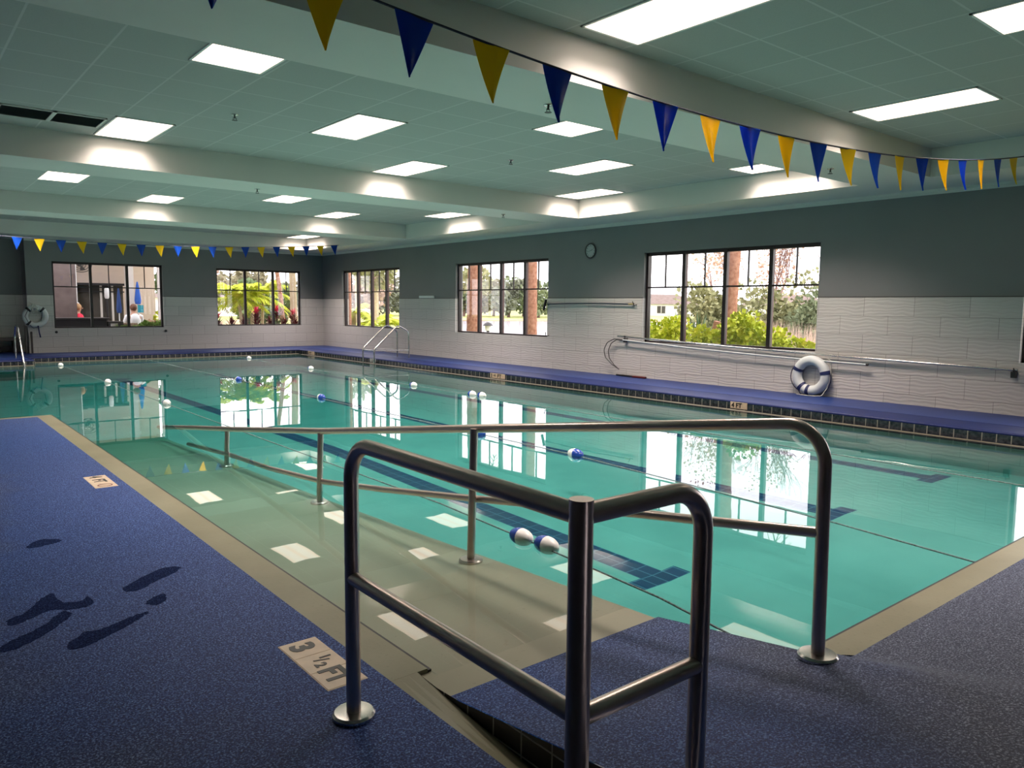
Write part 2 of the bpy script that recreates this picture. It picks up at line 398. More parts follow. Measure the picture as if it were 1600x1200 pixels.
# pool basin
def floor_z(x, y):
    gx = min(1, max(0, (6.3 - x) / 2.15)); gy = max(0, 1 - max(0, y - 3) / 5.5)
    return -1.76 - .16 * gx * gy
RP = [(2.23, -1.447), (2.46, -1.457), (3.2, -1.485), (4.2, -1.53), (5.5, -1.58), (7.8, -1.65), (10, -1.72), (10.8, -1.76), (30, -1.76)]
def ramp_floor(y):
    for (a, za), (b, zb) in zip(RP, RP[1:]):
        if a <= y <= b: return za + (zb - za) * (y - a) / (b - a)
    return RP[0][1]
g = MB()
g.grid(fr(1.6, 9.5, 40), fr(1.6, 21.6, 60), lambda x, y: floor_z(x, y) if (x > 2.7 or y > 10.6) else -1.9)
g.grid(fr(-2.5, 1.6, 8), fr(11.2, 21.6, 12), lambda x, y: -1.76)
g.quad((9.328, 1.6, -1.9), (9.328, 21.6, -1.9), (9.328, 21.6, ZW + .002), (9.328, 1.6, ZW + .002))
g.quad((2.7, 1.616, -1.95), (9.5, 1.616, -1.95), (9.5, 1.616, ZW), (2.7, 1.616, ZW))
g.quad((1.619, 2.3, -1.9), (1.619, 11.28, -1.9), (1.619, 11.28, ZW), (1.619, 2.3, ZW))
g.quad((-2.5, 11.281, -1.9), (1.62, 11.281, -1.9), (1.62, 11.281, ZW), (-2.5, 11.281, ZW))
g.quad((-2.49, 11.2, -1.9), (-2.49, 21.6, -1.9), (-2.49, 21.6, ZW), (-2.49, 11.2, ZW))
g.quad((2.6, 21.24, -1.9), (9.5, 21.24, -1.9), (9.5, 21.24, ZW), (2.6, 21.24, ZW)); g.quad((-2.5, 20.34, -1.9), (2.62, 20.34, -1.9), (2.62, 20.34, ZW), (-2.5, 20.34, ZW))
g.quad((2.62, 20.34, -1.9), (2.62, 21.3, -1.9), (2.62, 21.3, ZW), (2.62, 20.34, ZW))
struct(g.build('pool_basin', M['plaster']))
g = MB(); ys = fr(2.2, 10.8, 50)
g.grid(fr(1.6, 2.72, 4), ys, lambda x, y: ramp_floor(y))
g.grid([1.55, 1.62], fr(2.2, 2.46, 4), lambda x, y: ramp_floor(y) - .0005)
for a, b in zip(ys, ys[1:]): g.quad((2.72, a, -1.95), (2.72, b, -1.95), (2.72, b, ramp_floor(b)), (2.72, a, ramp_floor(a)))
struct(g.build('pool_ramp', M['ramp']))
g = MB(); poly = [(1.61, 1.61), (9.4, 1.61), (9.4, 21.3), (2.63, 21.3), (2.63, 20.4), (-2.5, 20.4), (-2.5, 11.27), (1.61, 11.27)]
g.prism(poly, -2.3, ZW)
tag(g.build('pool_water', M['water']), 'clear teal water filling the indoor swimming pool', 'water', kind='stuff')

# raised deck, right and far sides
g = MB(); g.box(10.2, XW + .02, -4, YF + .9, -1.9, ZR); g.box(2.62, 10.2, 22.15, YF + .9, -1.9, ZR); g.box(-3.5, 2.62, 21.15, YF + .9, -1.9, ZR)
struct(g.build('floor_raised', M['deck_far']))
g = MB()
prof = [(9.52, -1.337), (9.505, -1.345)]
g.box(9.53, 10.2, 1.3, 21.5, -1.9, ZR - .002); g.box(2.62, 10.2, 21.53, 22.15, -1.9, ZR - .002); g.box(-3.5, 2.62, 20.58, 21.15, -1.9, ZR - .002)
for pth in ([(9.525, -.5, ZR - .012), (9.525, 21.53, ZR - .012)], [(2.6, 21.525, ZR - .012), (9.53, 21.525, ZR - .012)], [(-3.4, 20.575, ZR - .012), (2.64, 20.575, ZR - .012)], [(2.64, 20.575, ZR - .012), (2.64, 21.525, ZR - .012)]):
    g.tube(pth, .022, 12)
struct(g.build('pool_coping', M['nosing'], smooth=40))
g = MB(); g.box(9.505, 9.54, 1.4, 21.53, -1.9, -1.352); struct(g.build('trim_5', M['slate_y']))
g = MB(); g.box(2.6, 9.52, 21.505, 21.54, -1.9, -1.352); g.box(-3.4, 2.65, 20.555, 20.59, -1.9, -1.352); struct(g.build('trim_6', M['slate_x']))
g = MB(); g.box(2.62, 2.66, 20.56, 21.53, -1.9, -1.352); struct(g.build('trim_7', M['slate_y']))

# walls with window openings
def wall(name, axis, pos, thick, lo, hi, z0, z1, holes, mats):
    """axis 0: wall in the plane x=pos going outward +thick, running along y; axis 1: the other way"""
    g = MB()
    def bx(a, b, c, d):
        for (p, q, mi) in ((c, min(d, ZT), 1), (max(c, ZT), d, 0)):
            if q - p < 1e-5: continue
            t0 = -.012 if mi else 0
            if axis == 0: g.box(pos + t0, pos + thick, a, b, p, q, mi)
            else: g.box(a, b, pos + t0, pos + thick, p, q, mi)
    cur = lo
    for a, b, c, d in sorted(holes):
        bx(cur, a, z0, z1); bx(a, b, z0, c); bx(a, b, d, z1); cur = b
    bx(cur, hi, z0, z1); return struct(g.build(name, mats))
RW = [(6.21, 9.75, -.665, 1.028), (12.46, 15.94, -.672, 1.048), (18.67, 22.12, -.675, 1.052), (-.11, 3.43, -.665, 1.028)]
FW = [(3.53, 6.28, -.70, 1.073), (7.80, 10.465, -.672, 1.049)]
wall('wall_right', 0, XW, .22, -4, YF + .2, -1.6, 2.2, RW, [M['paint'], M['tile_y']])
wall('wall_far', 1, YF, .22, 2.93, XW + .22, -1.6, 2.2, FW, [M['paint'], M['tile_x']])
wall('wall_recess', 1, YF + .75, .2, -3.6, 2.93, -1.6, 2.2, [], [M['paint'], M['tile_x']])
g = MB(); g.box(2.93, 3.1, YF + .1, YF + .8, -1.6, ZT, 1); g.box(2.93, 3.1, YF + .1, YF + .8, ZT, 2.2, 0)
struct(g.build('wall_return', [M['paint'], M['tile_y']]))
g = MB(); g.box(-3.7, -3.5, -4, YF + .9, -1.6, 2.2); struct(g.build('wall_left', M['paint']))
g = MB(); g.box(-3.7, XW + .2, -4.2, -4, -1.6, 2.2); struct(g.build('wall_near', M['paint']))
g = MB(); k = .010   # thin dark edge on top of the tile
ye = [-4] + [q for h_ in sorted(RW) for q in h_[:2]] + [YF]
for a, b in zip(ye[::2], ye[1::2]): g.box(XW - .016, XW, a, b, ZT, ZT + k)
xe = [2.93] + [q for h_ in FW for q in h_[:2]] + [XW]
for a, b in zip(xe[::2], xe[1::2]): g.box(a, b, YF - .016, YF, ZT, ZT + k)
g.box(-3.5, 2.93, YF + .734, YF + .75, ZT, ZT + k)
struct(g.build('trim_8', M['grey_dark']))
g = MB()   # stepped crown
g.box(XW - .05, XW, -4, YF, 1.605, ZS); g.box(XW - .025, XW, -4, YF, 1.575, 1.605)
g.box(2.93, XW, YF - .05, YF, 1.605, ZS); g.box(2.93, XW, YF - .025, YF, 1.575, 1.605)
struct(g.build('trim_9', M['soffit']))

# ceiling
BEAMS = [(-4, -1.1), (4.215, 5.115), (10.43, 11.356), (16.53, 17.5), (22.3, YF + .75)]
g = MB()
for a, b in BEAMS: g.box(-3.5, XW, a, b, ZS, ZC + .1)
for a, b in zip(BEAMS, BEAMS[1:]): g.box(10.14, XW, a[1], b[0], ZS, ZC + .1); g.box(-3.5, -2.6, a[1], b[0], ZS, ZC + .1)
struct(g.build('ceiling_beams', M['soffit']))
def coffer(i, y0, y1, py):
    g = MB(); g.box(-2.6, 10.14, y0, y1, ZC, ZC + .1); struct(g.build('ceiling', grid_mat(-5.745 + 6.1, py)))
for i, (a, b) in enumerate(zip(BEAMS, BEAMS[1:])): coffer(i, a[1], b[0], [-2.79 + 6.1, -5.54 + 6.1, -13.5 + 18.3, -21.0 + 24.4][i])

def window(n, ax, pos, lo, hi, z0, z1, lites, trans):
    """frame, mullions, muntins and panes; ax 0 = wall plane x=pos"""
    root = bpy.data.objects.new('window_%d' % n, None); base = (pos, (lo + hi) / 2, z0) if ax == 0 else ((lo + hi) / 2, pos, z0)
    link(root, None, base); struct(root)
    def bx(g, a, b, d0, d1, c, d, mi=0):
        if ax == 0: g.box(pos + d0, pos + d1, a, b, c, d, mi)
        else: g.box(a, b, pos + d0, pos + d1, c, d, mi)
    g = MB(); fw = .045; D0, D1 = .075, .16
    bx(g, lo, hi, D0, D1, z0, z0 + fw * .8); bx(g, lo, hi, D0, D1, z1 - fw * 1.3, z1)
    bx(g, lo, lo + fw, D0, D1, z0, z1); bx(g, hi - fw, hi, D0, D1, z0, z1)
    g.build('window_frame', M['frame'], root)
    step = (hi - lo) / lites
    for i in range(1, lites):
        c = lo + step * i; g = MB(); bx(g, c - .035, c + .035, D0 - .01, D0 + .03, z0 + .02, z1 - .02); bx(g, c - .022, c + .022, D0 + .03, D1, z0 + .02, z1 - .02, 1)
        g.build('mullion', [M['frame'], M['frame_side']], root)
    zt = z1 - (z1 - z0) * trans
    g = MB(); bx(g, lo + .02, hi - .02, D0 + .012, D0 + .05, zt - .014, zt + .014); g.build('transom_bar', M['frame'], root)
    for i in range(lites):
        c = lo + step * (i + .5); g = MB(); bx(g, c - .011, c + .011, D0 + .015, D0 + .045, zt, z1 - .03); g.build('muntin', M['frame'], root)
    for i in range(lites):
        g = MB(); bx(g, lo + step * i + .02, lo + step * (i + 1) - .02, D0 + .030, D0 + .036, z0 + .02, z1 - .03); g.build('pane', M['glass'], root)
    return root
for i, (a, b, c, d) in enumerate(RW): window(i + 1, 0, XW, a, b, c, d, 4, .385)
for i, (a, b, c, d) in enumerate(FW): window(i + 5, 1, YF, a, b, c, d, 3, .375)

# ------------------------------------------------------------------ ceiling lights
def make_light(x, y, label):
    z = ZC; t = thing('ceiling_light', label, 'ceiling light', (x, y, z - .012), 'recessed ceiling lights')
    g = MB()
    for a in (-1, 1):
        g.box(x + a * .2825 - (.02 if a < 0 else 0), x + a * .2825 + (.02 if a > 0 else 0), y - .585, y + .585, z - .010, z)
        g.box(x - .3025, x + .3025, y + a * .565 - (.02 if a < 0 else 0), y + a * .565 + (.02 if a > 0 else 0), z - .010, z)
    g.build('light_frame', M['white'], t)
    g = MB(); g.box(x - .2825, x + .2825, y - .565, y + .565, z - .007, z - .001); g.build('diffuser', M['lamp'], t, smooth=0)
    ld = bpy.data.lights.new('tube_light', 'AREA'); ld.shape = 'RECTANGLE'; ld.size = .56; ld.size_y = 1.12; ld.energy = GLOW; ld.color = (1, .83, .74); ld.spread = math.radians(112)
    lo = bpy.data.objects.new('tube_light', ld); link(lo, t, (x, y, z - .009))
    return t
C = [2.35, 4.24, 6.05, 7.93, 9.73]
L = [(C[3], 3.40, 'ceiling light nearest the right wall in the bay above the near pennants'), (C[1], 3.48, 'large ceiling light cut by the top edge of the photo above the near pennants'),
     (C[2], 1.62, 'ceiling light cut by the top right corner of the photo'), 
     (C[0], 6.10, 'leftmost ceiling light in the second bay, half hidden by the near beam'), (C[2], 6.10, 'middle ceiling light tucked behind the near beam, left of a sprinkler'),
     (C[4], 6.10, 'small sliver of ceiling light behind the pennants, nearest the right wall'),
     (C[1], 7.94, 'square-looking ceiling light in the middle of the second bay, left of centre'), (C[3], 7.94, 'upper of the two wide ceiling lights at the right end of the second bay'),
     (C[0], 9.76, 'bright ceiling light beside the dark ceiling vent'), (C[2], 9.76, 'ceiling light by the second beam in the middle of the second bay'),
     (C[4], 9.76, 'lower of the two wide ceiling lights in the second bay corner'),
     (C[0], 14.06, 'leftmost ceiling light in the third bay'), (C[2], 14.06, 'small ceiling light in the middle of the third bay behind the second beam'),
     (C[4], 14.06, 'rightmost ceiling light in the third bay in its corner'), (C[1], 15.82, 'second ceiling light from the left in the third bay'),
     (C[3], 15.82, 'ceiling light in the third bay third from the right wall side, by the third beam'), (C[4], 21.6, 'faint ceiling light in the far bay above the far pennants'),
     (C[1], 12.2, 'added unseen ceiling light in the third bay close behind the second beam, left one'), (C[3], 12.2, 'added unseen ceiling light in the third bay close behind the second beam, right one'),  # from here on, six lights added out of view to brighten the far wall
     (C[0], 19.6, 'added unseen ceiling light in the far bay behind the third beam, leftmost'), (C[1], 18.4, 'added unseen ceiling light in the far bay behind the third beam, left of centre'),
     (C[2], 19.6, 'added unseen ceiling light in the far bay behind the third beam, centre one'), (C[3], 18.4, 'added unseen ceiling light in the far bay behind the third beam, right of centre')]
for a in L: make_light(*a)

# ------------------------------------------------------------------ ceiling vents and sprinklers
def sprinkler(x, y, z, label):
    t = thing('sprinkler', label, 'sprinkler', (x, y, z - .07), 'ceiling sprinklers')
    g = MB(); g.lathe((x, y, z), (0, 0, -1), [(0, .04), (.006, .038), (.012, .02)], 16); g.build('escutcheon', M['bright_steel'], t, smooth=40)
    g = MB(); g.tube([(x, y, z), (x, y, z - .04)], .009, 8); g.tube([(x - .016, y, z - .03), (x - .018, y, z - .05), (x, y, z - .06), (x + .018, y, z - .05), (x + .016, y, z - .03)], .003, 6)
    g.lathe((x, y, z - .058), (0, 0, -1), [(0, .03), (.003, .03)], 12); g.build('sprinkler_head', M['grey_dark'], t, smooth=40)
sprinkler(2.99, 8.28, ZC, 'small ceiling sprinkler below the leftmost half hidden light')
sprinkler(6.74, 8.27, ZC, 'small ceiling sprinkler between the middle and right lights of the second bay')
sprinkler(4.31, 4.81, ZS, 'dark sprinkler under the near beam beside a blue pennant')
sprinkler(8.69, 4.73, ZS, 'sprinkler under the near beam towards the right wall')
sprinkler(4.27, 11.0, ZS, 'sprinkler under the second beam at the left')
sprinkler(8.72, 10.9, ZS, 'sprinkler under the second beam near the right wall')
for i, x in enumerate((1.76, 1.27, .78, .29)):
    t = thing('ceiling_vent', 'dark square return vent in ceiling, ' + ['touching the bright light', 'second from the bright light', 'third from the bright light', 'farthest from the bright light, cut by the photo edge'][i], 'vent', (x, 9.62, ZC - .02), 'ceiling return vents')
    g = MB(); g.box(x - .24, x + .24, 9.38, 9.88, ZC - .006, ZC - .002); g.build('vent_back', pm('vent_back', (.07, .08, .08), .7) if i == 0 else bpy.data.materials['vent_back'], t)
    g = MB()
    for k in range(14): yy = 9.40 + k * .035; g.quad((x - .23, yy, ZC - .012), (x + .23, yy, ZC - .012), (x + .23, yy + .018, ZC - .004), (x - .23, yy + .018, ZC - .004))
    g.build('louvre', pm('vent_slat', (.16, .18, .175), .6) if i == 0 else bpy.data.materials['vent_slat'], t)
    g = MB(); g.box(x - .245, x - .225, 9.37, 9.89, ZC - .016, ZC); g.box(x + .225, x + .245, 9.37, 9.89, ZC - .016, ZC); g.box(x - .245, x + .245, 9.37, 9.39, ZC - .016, ZC); g.box(x - .245, x + .245, 9.87, 9.89, ZC - .016, ZC)
    g.build('vent_frame', M['soffit'], t)

# ------------------------------------------------------------------ pennant strings
def pennant_mesh(seed, mat):
    rr = random.Random(seed); g = MB(); nx, nz = 8, 12; wv = rr.uniform(.004, .009); ph = rr.uniform(0, 6); cu = rr.uniform(-.02, .03)
    vs = []
    for side in (0, 1):
        for j in range(nz + 1):
            t = j / nz; hw = .102 * (1 - t) + .002
            for i in range(nx + 1):
                u = i / nx * 2 - 1
                vs.append((u * hw + cu * t * t, side * .0008 + wv * math.sin(u * 3 + ph) * (.3 + t) * (1 - t * .4) + .03 * t * t * math.sin(ph), -.275 * t))
    g.v = vs; n = (nx + 1) * (nz + 1)
    for s in (0, 1):
        for j in range(nz):
            for i in range(nx):
                a = s * n + j * (nx + 1) + i; f = [a, a + 1, a + nx + 2, a + nx + 1]
                g.f.append(f if s else f[::-1]); g.m.append(0)
    me = bpy.data.meshes.new('pennant'); me.from_pydata(g.v, [], g.f); me.materials.append(mat)
    me.polygons.foreach_set('use_smooth', [True] * len(me.polygons)); me.update(); return me
PM = {c: [pennant_mesh(s + 10 * k, M['flag_' + c]) for s in range(4)] for k, c in enumerate(('blue', 'yellow'))}
def pennants(label, y, zf, x0, x1, first, step, n, c0, cordr, dz=0):
    t = thing('pennant_string', label, 'pennant string', (first, y, zf(first)))
    g = MB(); g.tube([(x, y, zf(x)) for x in fr(x0, x1, 60)], cordr, 8); g.build('cord', M['cordblue'], t, smooth=40)
    for i in range(n):
        x = first + step * i; c = ['blue', 'yellow'][(i + c0) % 2]
        o = bpy.data.objects.new('pennant', PM[c][i % 4]); link(o, t, (x, y - .002, zf(x) - .002))
        s = (zf(x + .05) - zf(x - .05)) / .1; o.rotation_euler = (0, -math.atan(s), random.uniform(-.12, .12))
zn = lambda x: 1.178 + .0167 * (x - 4.25) ** 2
pennants('blue and yellow pennant string sagging across the top of the photo', 3.0, zn, -2.45, 10.12, 1.03, .4295, 20, 0, .006)
zf2 = lambda x: 1.385 + .0083 * (x - 4.2) ** 2
pennants('small distant blue and yellow pennant string above the far windows', 20.1, zf2, -1.5, 10.12, 1.965 - .42, .4215, 21, 0, .006)

# ------------------------------------------------------------------ handrails
def flange(g, x, y, z, r=.075): g.lathe((x, y, z), (0, 0, 1), [(0, r), (.012, r), (.02, r * .9), (.022, .04)], 28)
TR = .0255
base = (1.19, 2.32, ZD)
t = thing('handrail', 'front stainless steel handrail with square corner post, closest to the camera', 'handrail', base)
P1 = (1.20, 2.317); P2 = (1.182, 1.19); P3 = (1.625, 1.185); zr, zm = -.462, -.935
g = MB(); g.tube(fillet([(P1[0], P1[1], ZD), (P1[0], P1[1], zr), (P2[0], P2[1], zr)], .13, 10), TR, 20); g.build('top_rail', M['steel'], t, smooth=40)
g = MB(); g.tube(fillet([(P2[0], P2[1], zr), (P3[0], P3[1], zr), (P3[0], P3[1], deck_h(*P3) - .01)], .12, 10), TR, 20); g.build('end_rail', M['steel'], t, smooth=40)
g = MB(); g.tube([(P2[0], P2[1], ZD), (P2[0], P2[1], zr + .036)], TR + .003, 20); g.build('corner_post', M['steel'], t, smooth=40)
g = MB(); g.tube([(P1[0], P1[1], zm), (P2[0], P2[1], zm)], TR - .002, 18); g.build('middle_rail', M['steel'], t, smooth=40)
g = MB(); g.tube([(P2[0], P2[1], zm - .005), (P3[0], P3[1], zm - .005)], TR - .002, 18); g.build('middle_rail', M['steel'], t, smooth=40)
for p, z in ((P1, ZD), (P2, ZD), (P3, deck_h(*P3))):
    g = MB(); flange(g, p[0], p[1], z); g.build('floor_flange', M['bright_steel'], t, smooth=40)
bz = deck_h(2.71, 1.42)
t = thing('handrail', 'long stainless steel handrail sloping down into the pool along the ramp', 'handrail', (2.71, 1.42, bz))
top = [(2.705, 1.425, bz), (2.70, 1.435, -.425), (2.66, 3.46, -.703), (2.64, 5.55, -.995), (2.62, 7.51, -1.236), (2.62, 8.62, -1.365), (2.62, 10.2, -1.56)]
g = MB(); g.tube(fillet(top, .14, 10), TR, 20); g.build('top_rail', M['steel'], t, smooth=40)
mid = [(2.70, 1.43, -.842), (2.68, 2.31, -.958), (2.65, 3.45, -1.12), (2.64, 4.61, -1.283), (2.64, 5.57, -1.405), (2.62, 6.63, -1.475), (2.62, 7.6, -1.51), (2.62, 9.0, -1.6)]
g = MB(); g.tube(mid, TR - .004, 18); g.build('middle_rail', M['steel'], t, smooth=40)
g = MB(); flange(g, 2.705, 1.425, bz); g.build('floor_flange', M['bright_steel'], t, smooth=40)
for x, y, zt_ in ((2.60, 3.53, -.71), (2.62, 5.60, -.99), (2.62, 7.75, -1.255)):
    g = MB(); g.tube([(x, y, ramp_floor(y)), (x + .02, y, zt_)], TR - .002, 18); flange(g, x, y, ramp_floor(y), .07); g.build('post', M['steel'], t, smooth=40)

# ------------------------------------------------------------------ ladders
def ladder(label, base, path_fn, offs, steps):
    t = thing('pool_ladder', label, 'pool ladder', base)
    for o in offs:
        g = MB(); g.tube(fillet(path_fn(o), .16, 8), .019, 14); g.build('side_rail', M['bright_steel'], t, smooth=40)
    for c, u, v, n_, su, sv, sn in steps:
        g = MB(); g.obox(c, u, v, n_, su, sv, sn); g.build('step', M['bright_steel'], t, bevel=.004)
    return t
X, Y_, Z_ = (1, 0, 0), (0, 1, 0), (0, 0, 1)
ladder('chrome pool ladder with two hooped rails beside the right wall', (10.3, 17.0, ZR),
       lambda y: [(9.35, y, -1.76), (9.35, y, -1.10), (10.02, y, -.50), (10.35, y, -.66), (10.35, y, ZR)], (16.75, 17.32),
       [((9.35, 17.035, -1.13), Y_, X, Z_, .57, .07, .02), ((9.35, 17.035, -1.55), Y_, X, Z_, .57, .07, .02)] +
       [((9.85, y, -1.14), X, Y_, Z_, 1.0, .022, .022) for y in (16.75, 17.32)])
ladder('chrome pool ladder seen edge-on at the far left of the pool', (2.5, 21.4, ZR),
       lambda x: [(x, 20.25, -1.74), (x, 20.25, -1.40), (x, 21.0, -.60), (x + .0, 21.35, -.55), (x, 21.6, -.8), (x, 21.6, ZR)], (2.41, 1.86),
       [((2.135, 20.25, -1.58), X, Y_, Z_, .55, .07, .02), ((2.135, 20.25, -1.70), X, Y_, Z_, .55, .07, .02)])

# ------------------------------------------------------------------ lane ropes with floats
def ell_half(c, ax, r, h, s):
    g = MB(); pr = [(s * h * math.sin(math.pi / 2 * i / 8), r * math.cos(math.pi / 2 * i / 8)) for i in range(9)]
    g.lathe(c, ax, pr, 20); return g
def lane_rope(label, pts, floats):
    t = thing('lane_rope', label, 'lane rope', (pts[0][0], pts[0][1], ZW))
    g = MB(); P = []
    for (a, b) in zip(pts, pts[1:]):
        n = max(2, int(abs(b[1] - a[1]) / .25))
        for i in range(n): P.append((a[0] + (b[0] - a[0]) * i / n, a[1] + (b[1] - a[1]) * i / n, ZW - .001))
    P.append((pts[-1][0], pts[-1][1], ZW - .001)); g.tube(P, .0055, 8); g.build('rope', M['rope_dark'], t, smooth=40)
    for x, y, nearc in floats:
        f = None
        g = ell_half((x, y, ZW + .012), (0, 1, 0), .055, .100, -1); f = g.build('float', M['blue_float'] if nearc == 'b' else M['white'], t, base=(x, y, ZW), smooth=60)
        g = ell_half((x, y, ZW + .012), (0, 1, 0), .055, .100, 1); g.build('float_half', M['white'] if nearc == 'b' else M['blue_float'], f, base=(x, y, ZW), smooth=60)
lane_rope('lane rope closest to the ramp with two touching floats near the front', [(2.80, 1.62), (2.95, 2.4), (3.03, 3.4), (3.11, 4.6), (3.11, 20.35)],
          [(3.03, 3.58, 'w'), (3.045, 3.36, 'w'), (3.11, 11.66, 'w'), (3.11, 15.4, 'w'), (3.10, 20.09, 'w')])
lane_rope('middle lane rope with a blue and white float between the handrail and right windows', [(4.83, 1.62), (4.96, 2.5), (5.11, 4.2), (5.2, 5.33), (5.2, 21.2)],
          [(5.2, 5.33, 'b'), (5.18, 6.88, 'b'), (5.22, 11.03, 'b'), (5.21, 14.59, 'b')])
lane_rope('lane rope nearest the right wall with paired white floats', [(7.3, 1.62), (7.41, 8), (7.43, 21.2)],
          [(7.44, 9.82, 'w'), (7.42, 10.06, 'w'), (7.40, 11.83, 'w'), (7.43, 16.22, 'w'), (7.5, 20.19, 'w')])

# ------------------------------------------------------------------ depth markers
def text_part(s, size, origin, u, v, mat, parent, name='lettering', bold=.006, ext=.0008, sx=1.0):
    cu = bpy.data.curves.new('t', 'FONT'); cu.body = s; cu.size = size; cu.extrude = ext; cu.offset = bold; cu.resolution_u = 3
    o = bpy.data.objects.new('t', cu); COL.objects.link(o); bpy.context.view_layer.update()
    me = bpy.data.meshes.new_from_object(o.evaluated_get(bpy.context.evaluated_depsgraph_get()))
    bpy.data.objects.remove(o); u, v = Vector(u), Vector(v); n = u.cross(v); og = Vector(origin)
    for q in me.vertices: p = q.co.copy(); q.co = u * p.x * sx + v * p.y + n * p.z
    me.materials.clear(); me.materials.append(mat); me.name = name
    o = bpy.data.objects.new(name, me); link(o, parent, tuple(og)); return o
def ring_part(name, c, u, v, r, w, mat, parent, slash=True):
    g = MB(); u, v, c = Vector(u), Vector(v), Vector(c); n = u.cross(v)
    for i in range(28):
        a, b = 2 * math.pi * i / 28, 2 * math.pi * (i + 1) / 28
        P = [c + (u * math.cos(q) + v * math.sin(q)) * rr for q, rr in ((a, r), (b, r), (b, r - w), (a, r - w))]
        g.quad(*P)
    d = (u + v).normalized() * (r - w * .5); e = (u - v).normalized() * w * .4
    g.quad(c - d - e, c + d - e, c + d + e, c - d + e); g.build(name, mat, parent)
def floor_marker(label, x0, x1, y0, y1):
    t = thing('depth_marker', label, 'depth marker', ((x0 + x1) / 2, (y0 + y1) / 2, ZD)); g = MB(); n = 3 if y1 - y0 > .44 else 3
    h = (y1 - y0) / 3
    for k in range(3): g.box(x0, x1, y0 + h * k + .0015, y0 + h * (k + 1) - .0015, ZD - .004, ZD + .0025)
    g.box(x0 - .004, x1 + .004, y0 - .004, y1 + .004, ZD - .004, ZD + .001)
    g.build('marker_tile', M['marker'], t, bevel=.001); return t
dU, dV = (0, -1, 0), (1, 0, 0)
t = floor_marker('beige three and a half foot depth marker in the deck beside the front handrail', 1.21, 1.37, 2.535, 3.0)
zt_ = ZD + .0035
text_part('3', .135, (1.24, 2.97, zt_), dU, dV, M['ink'], t, bold=.006, sx=1.1)
text_part('1', .065, (1.30, 2.815, zt_), dU, dV, M['ink'], t, bold=.002); text_part('/', .085, (1.268, 2.79, zt_), dU, dV, M['ink'], t, bold=.001); text_part('2', .065, (1.255, 2.755, zt_), dU, dV, M['ink'], t, bold=.002)
text_part('FT', .13, (1.243, 2.70, zt_), dU, dV, M['ink'], t, bold=.005, sx=.95)
t = floor_marker('small distant 4 FT depth marker with a no diving symbol in the left deck', 1.205, 1.36, 6.535, 7.01)
text_part('4', .125, (1.24, 6.985, zt_), dU, dV, M['ink'], t, bold=.003); text_part('FT', .125, (1.24, 6.86, zt_), dU, dV, M['ink'], t, bold=.003, sx=.95)
ring_part('no_diving_symbol', (1.283, 6.605, zt_), dU, dV, .055, .012, pm('red_brown_print', (.18, .03, .02), .4), t)
def wall_marker(label, y0, y1, txt, sz, sx=1.0, sym=False):
    t = thing('depth_marker', label, 'depth marker', (9.5, (y0 + y1) / 2, -1.45)); g = MB(); g.box(9.498, 9.506, y0, y1, -1.448, -1.352)
    g.build('marker_tile', M['marker'] if not sym else M['offwhite'], t, bevel=.001); wU, wV = (0, -1, 0), (0, 0, 1); x = 9.4965
    yy = y1 - .02
    for s, k, dz in txt:
        text_part(s, sz * k, (x, yy, -1.432 + dz), wU, wV, M['ink'], t, bold=.003, sx=sx); yy -= sz * k * .62 * len(s) * sx + .012
    if sym: ring_part('no_diving_symbol', (x, (y0 + y1) / 2, -1.40), wU, wV, .038, .009, M['ink'], t)
M['marker_w'] = M['offwhite']
wall_marker('4 FT marker on the tile edge below the leaning life ring', 6.25, 6.53, [('4', 1, 0), ('FT', 1, 0)], .095, 1.0)
wall_marker('3 1/2 FT marker on the tile edge of the right side deck', 11.78, 12.26, [('3', 1, 0), ('1/2', .55, .02), ('FT', 1, 0)], .095, 1.25)
wall_marker('tiny 3 FT marker on the tile edge near the far corner', 20.48, 20.91, [('3', 1, 0), ('FT', 1, 0)], .09, 1.4)
wall_marker('no diving tile on the pool edge behind the right ladder', 16.95, 17.25, [], .09, 1, True)

# ------------------------------------------------------------------ life rings
def ring_pt(c, a, R, ax):   # ring lying in the plane of the wall; ax 0 wall x, 1 wall y
    return (c[0], c[1] - R * math.cos(a), c[2] + R * math.sin(a)) if ax == 0 else (c[0] + R * math.cos(a), c[1], c[2] + R * math.sin(a))
def life_ring(label, c, R, r, ax, bands, bandmat):
    t = thing('life_ring', label, 'life ring', (c[0], c[1], c[2] - R - r))
    g = MB(); g.tube([ring_pt(c, 2 * math.pi * i / 48, R, ax) for i in range(48)], r, 20, closed=True); g.build('ring', M['offwhite'], t, smooth=60)
    for b in bands:
        a = math.radians(b); g = MB(); g.tube([ring_pt(c, a + d, R, ax) for d in (-.11, -.05, 0, .05, .11)], r + .004, 20); g.build('band', bandmat, t, smooth=40)
    return t
c = (XW - .085, 6.215, -1.03)
t = life_ring('white life ring with four navy bands leaning on the tiled right wall', c, .235, .075, 0, (158, 12, 232, 262), M['navy'])
pts = []
for k, (a0, a1) in enumerate(((12, -98), (-98, -128), (158, 232))):
    for i in range(9):
        a = math.radians(a0 + (a1 - a0) * i / 8); rr = .315 + .03 * math.sin(math.pi * i / 8); pts.append(ring_pt((c[0] - .01, c[1], c[2]), a, rr, 0))
    g = MB(); pts2 = pts[-9:]; g.tube(pts2, .007, 8); g.build('grab_rope', M['cordblue'], t, smooth=60)
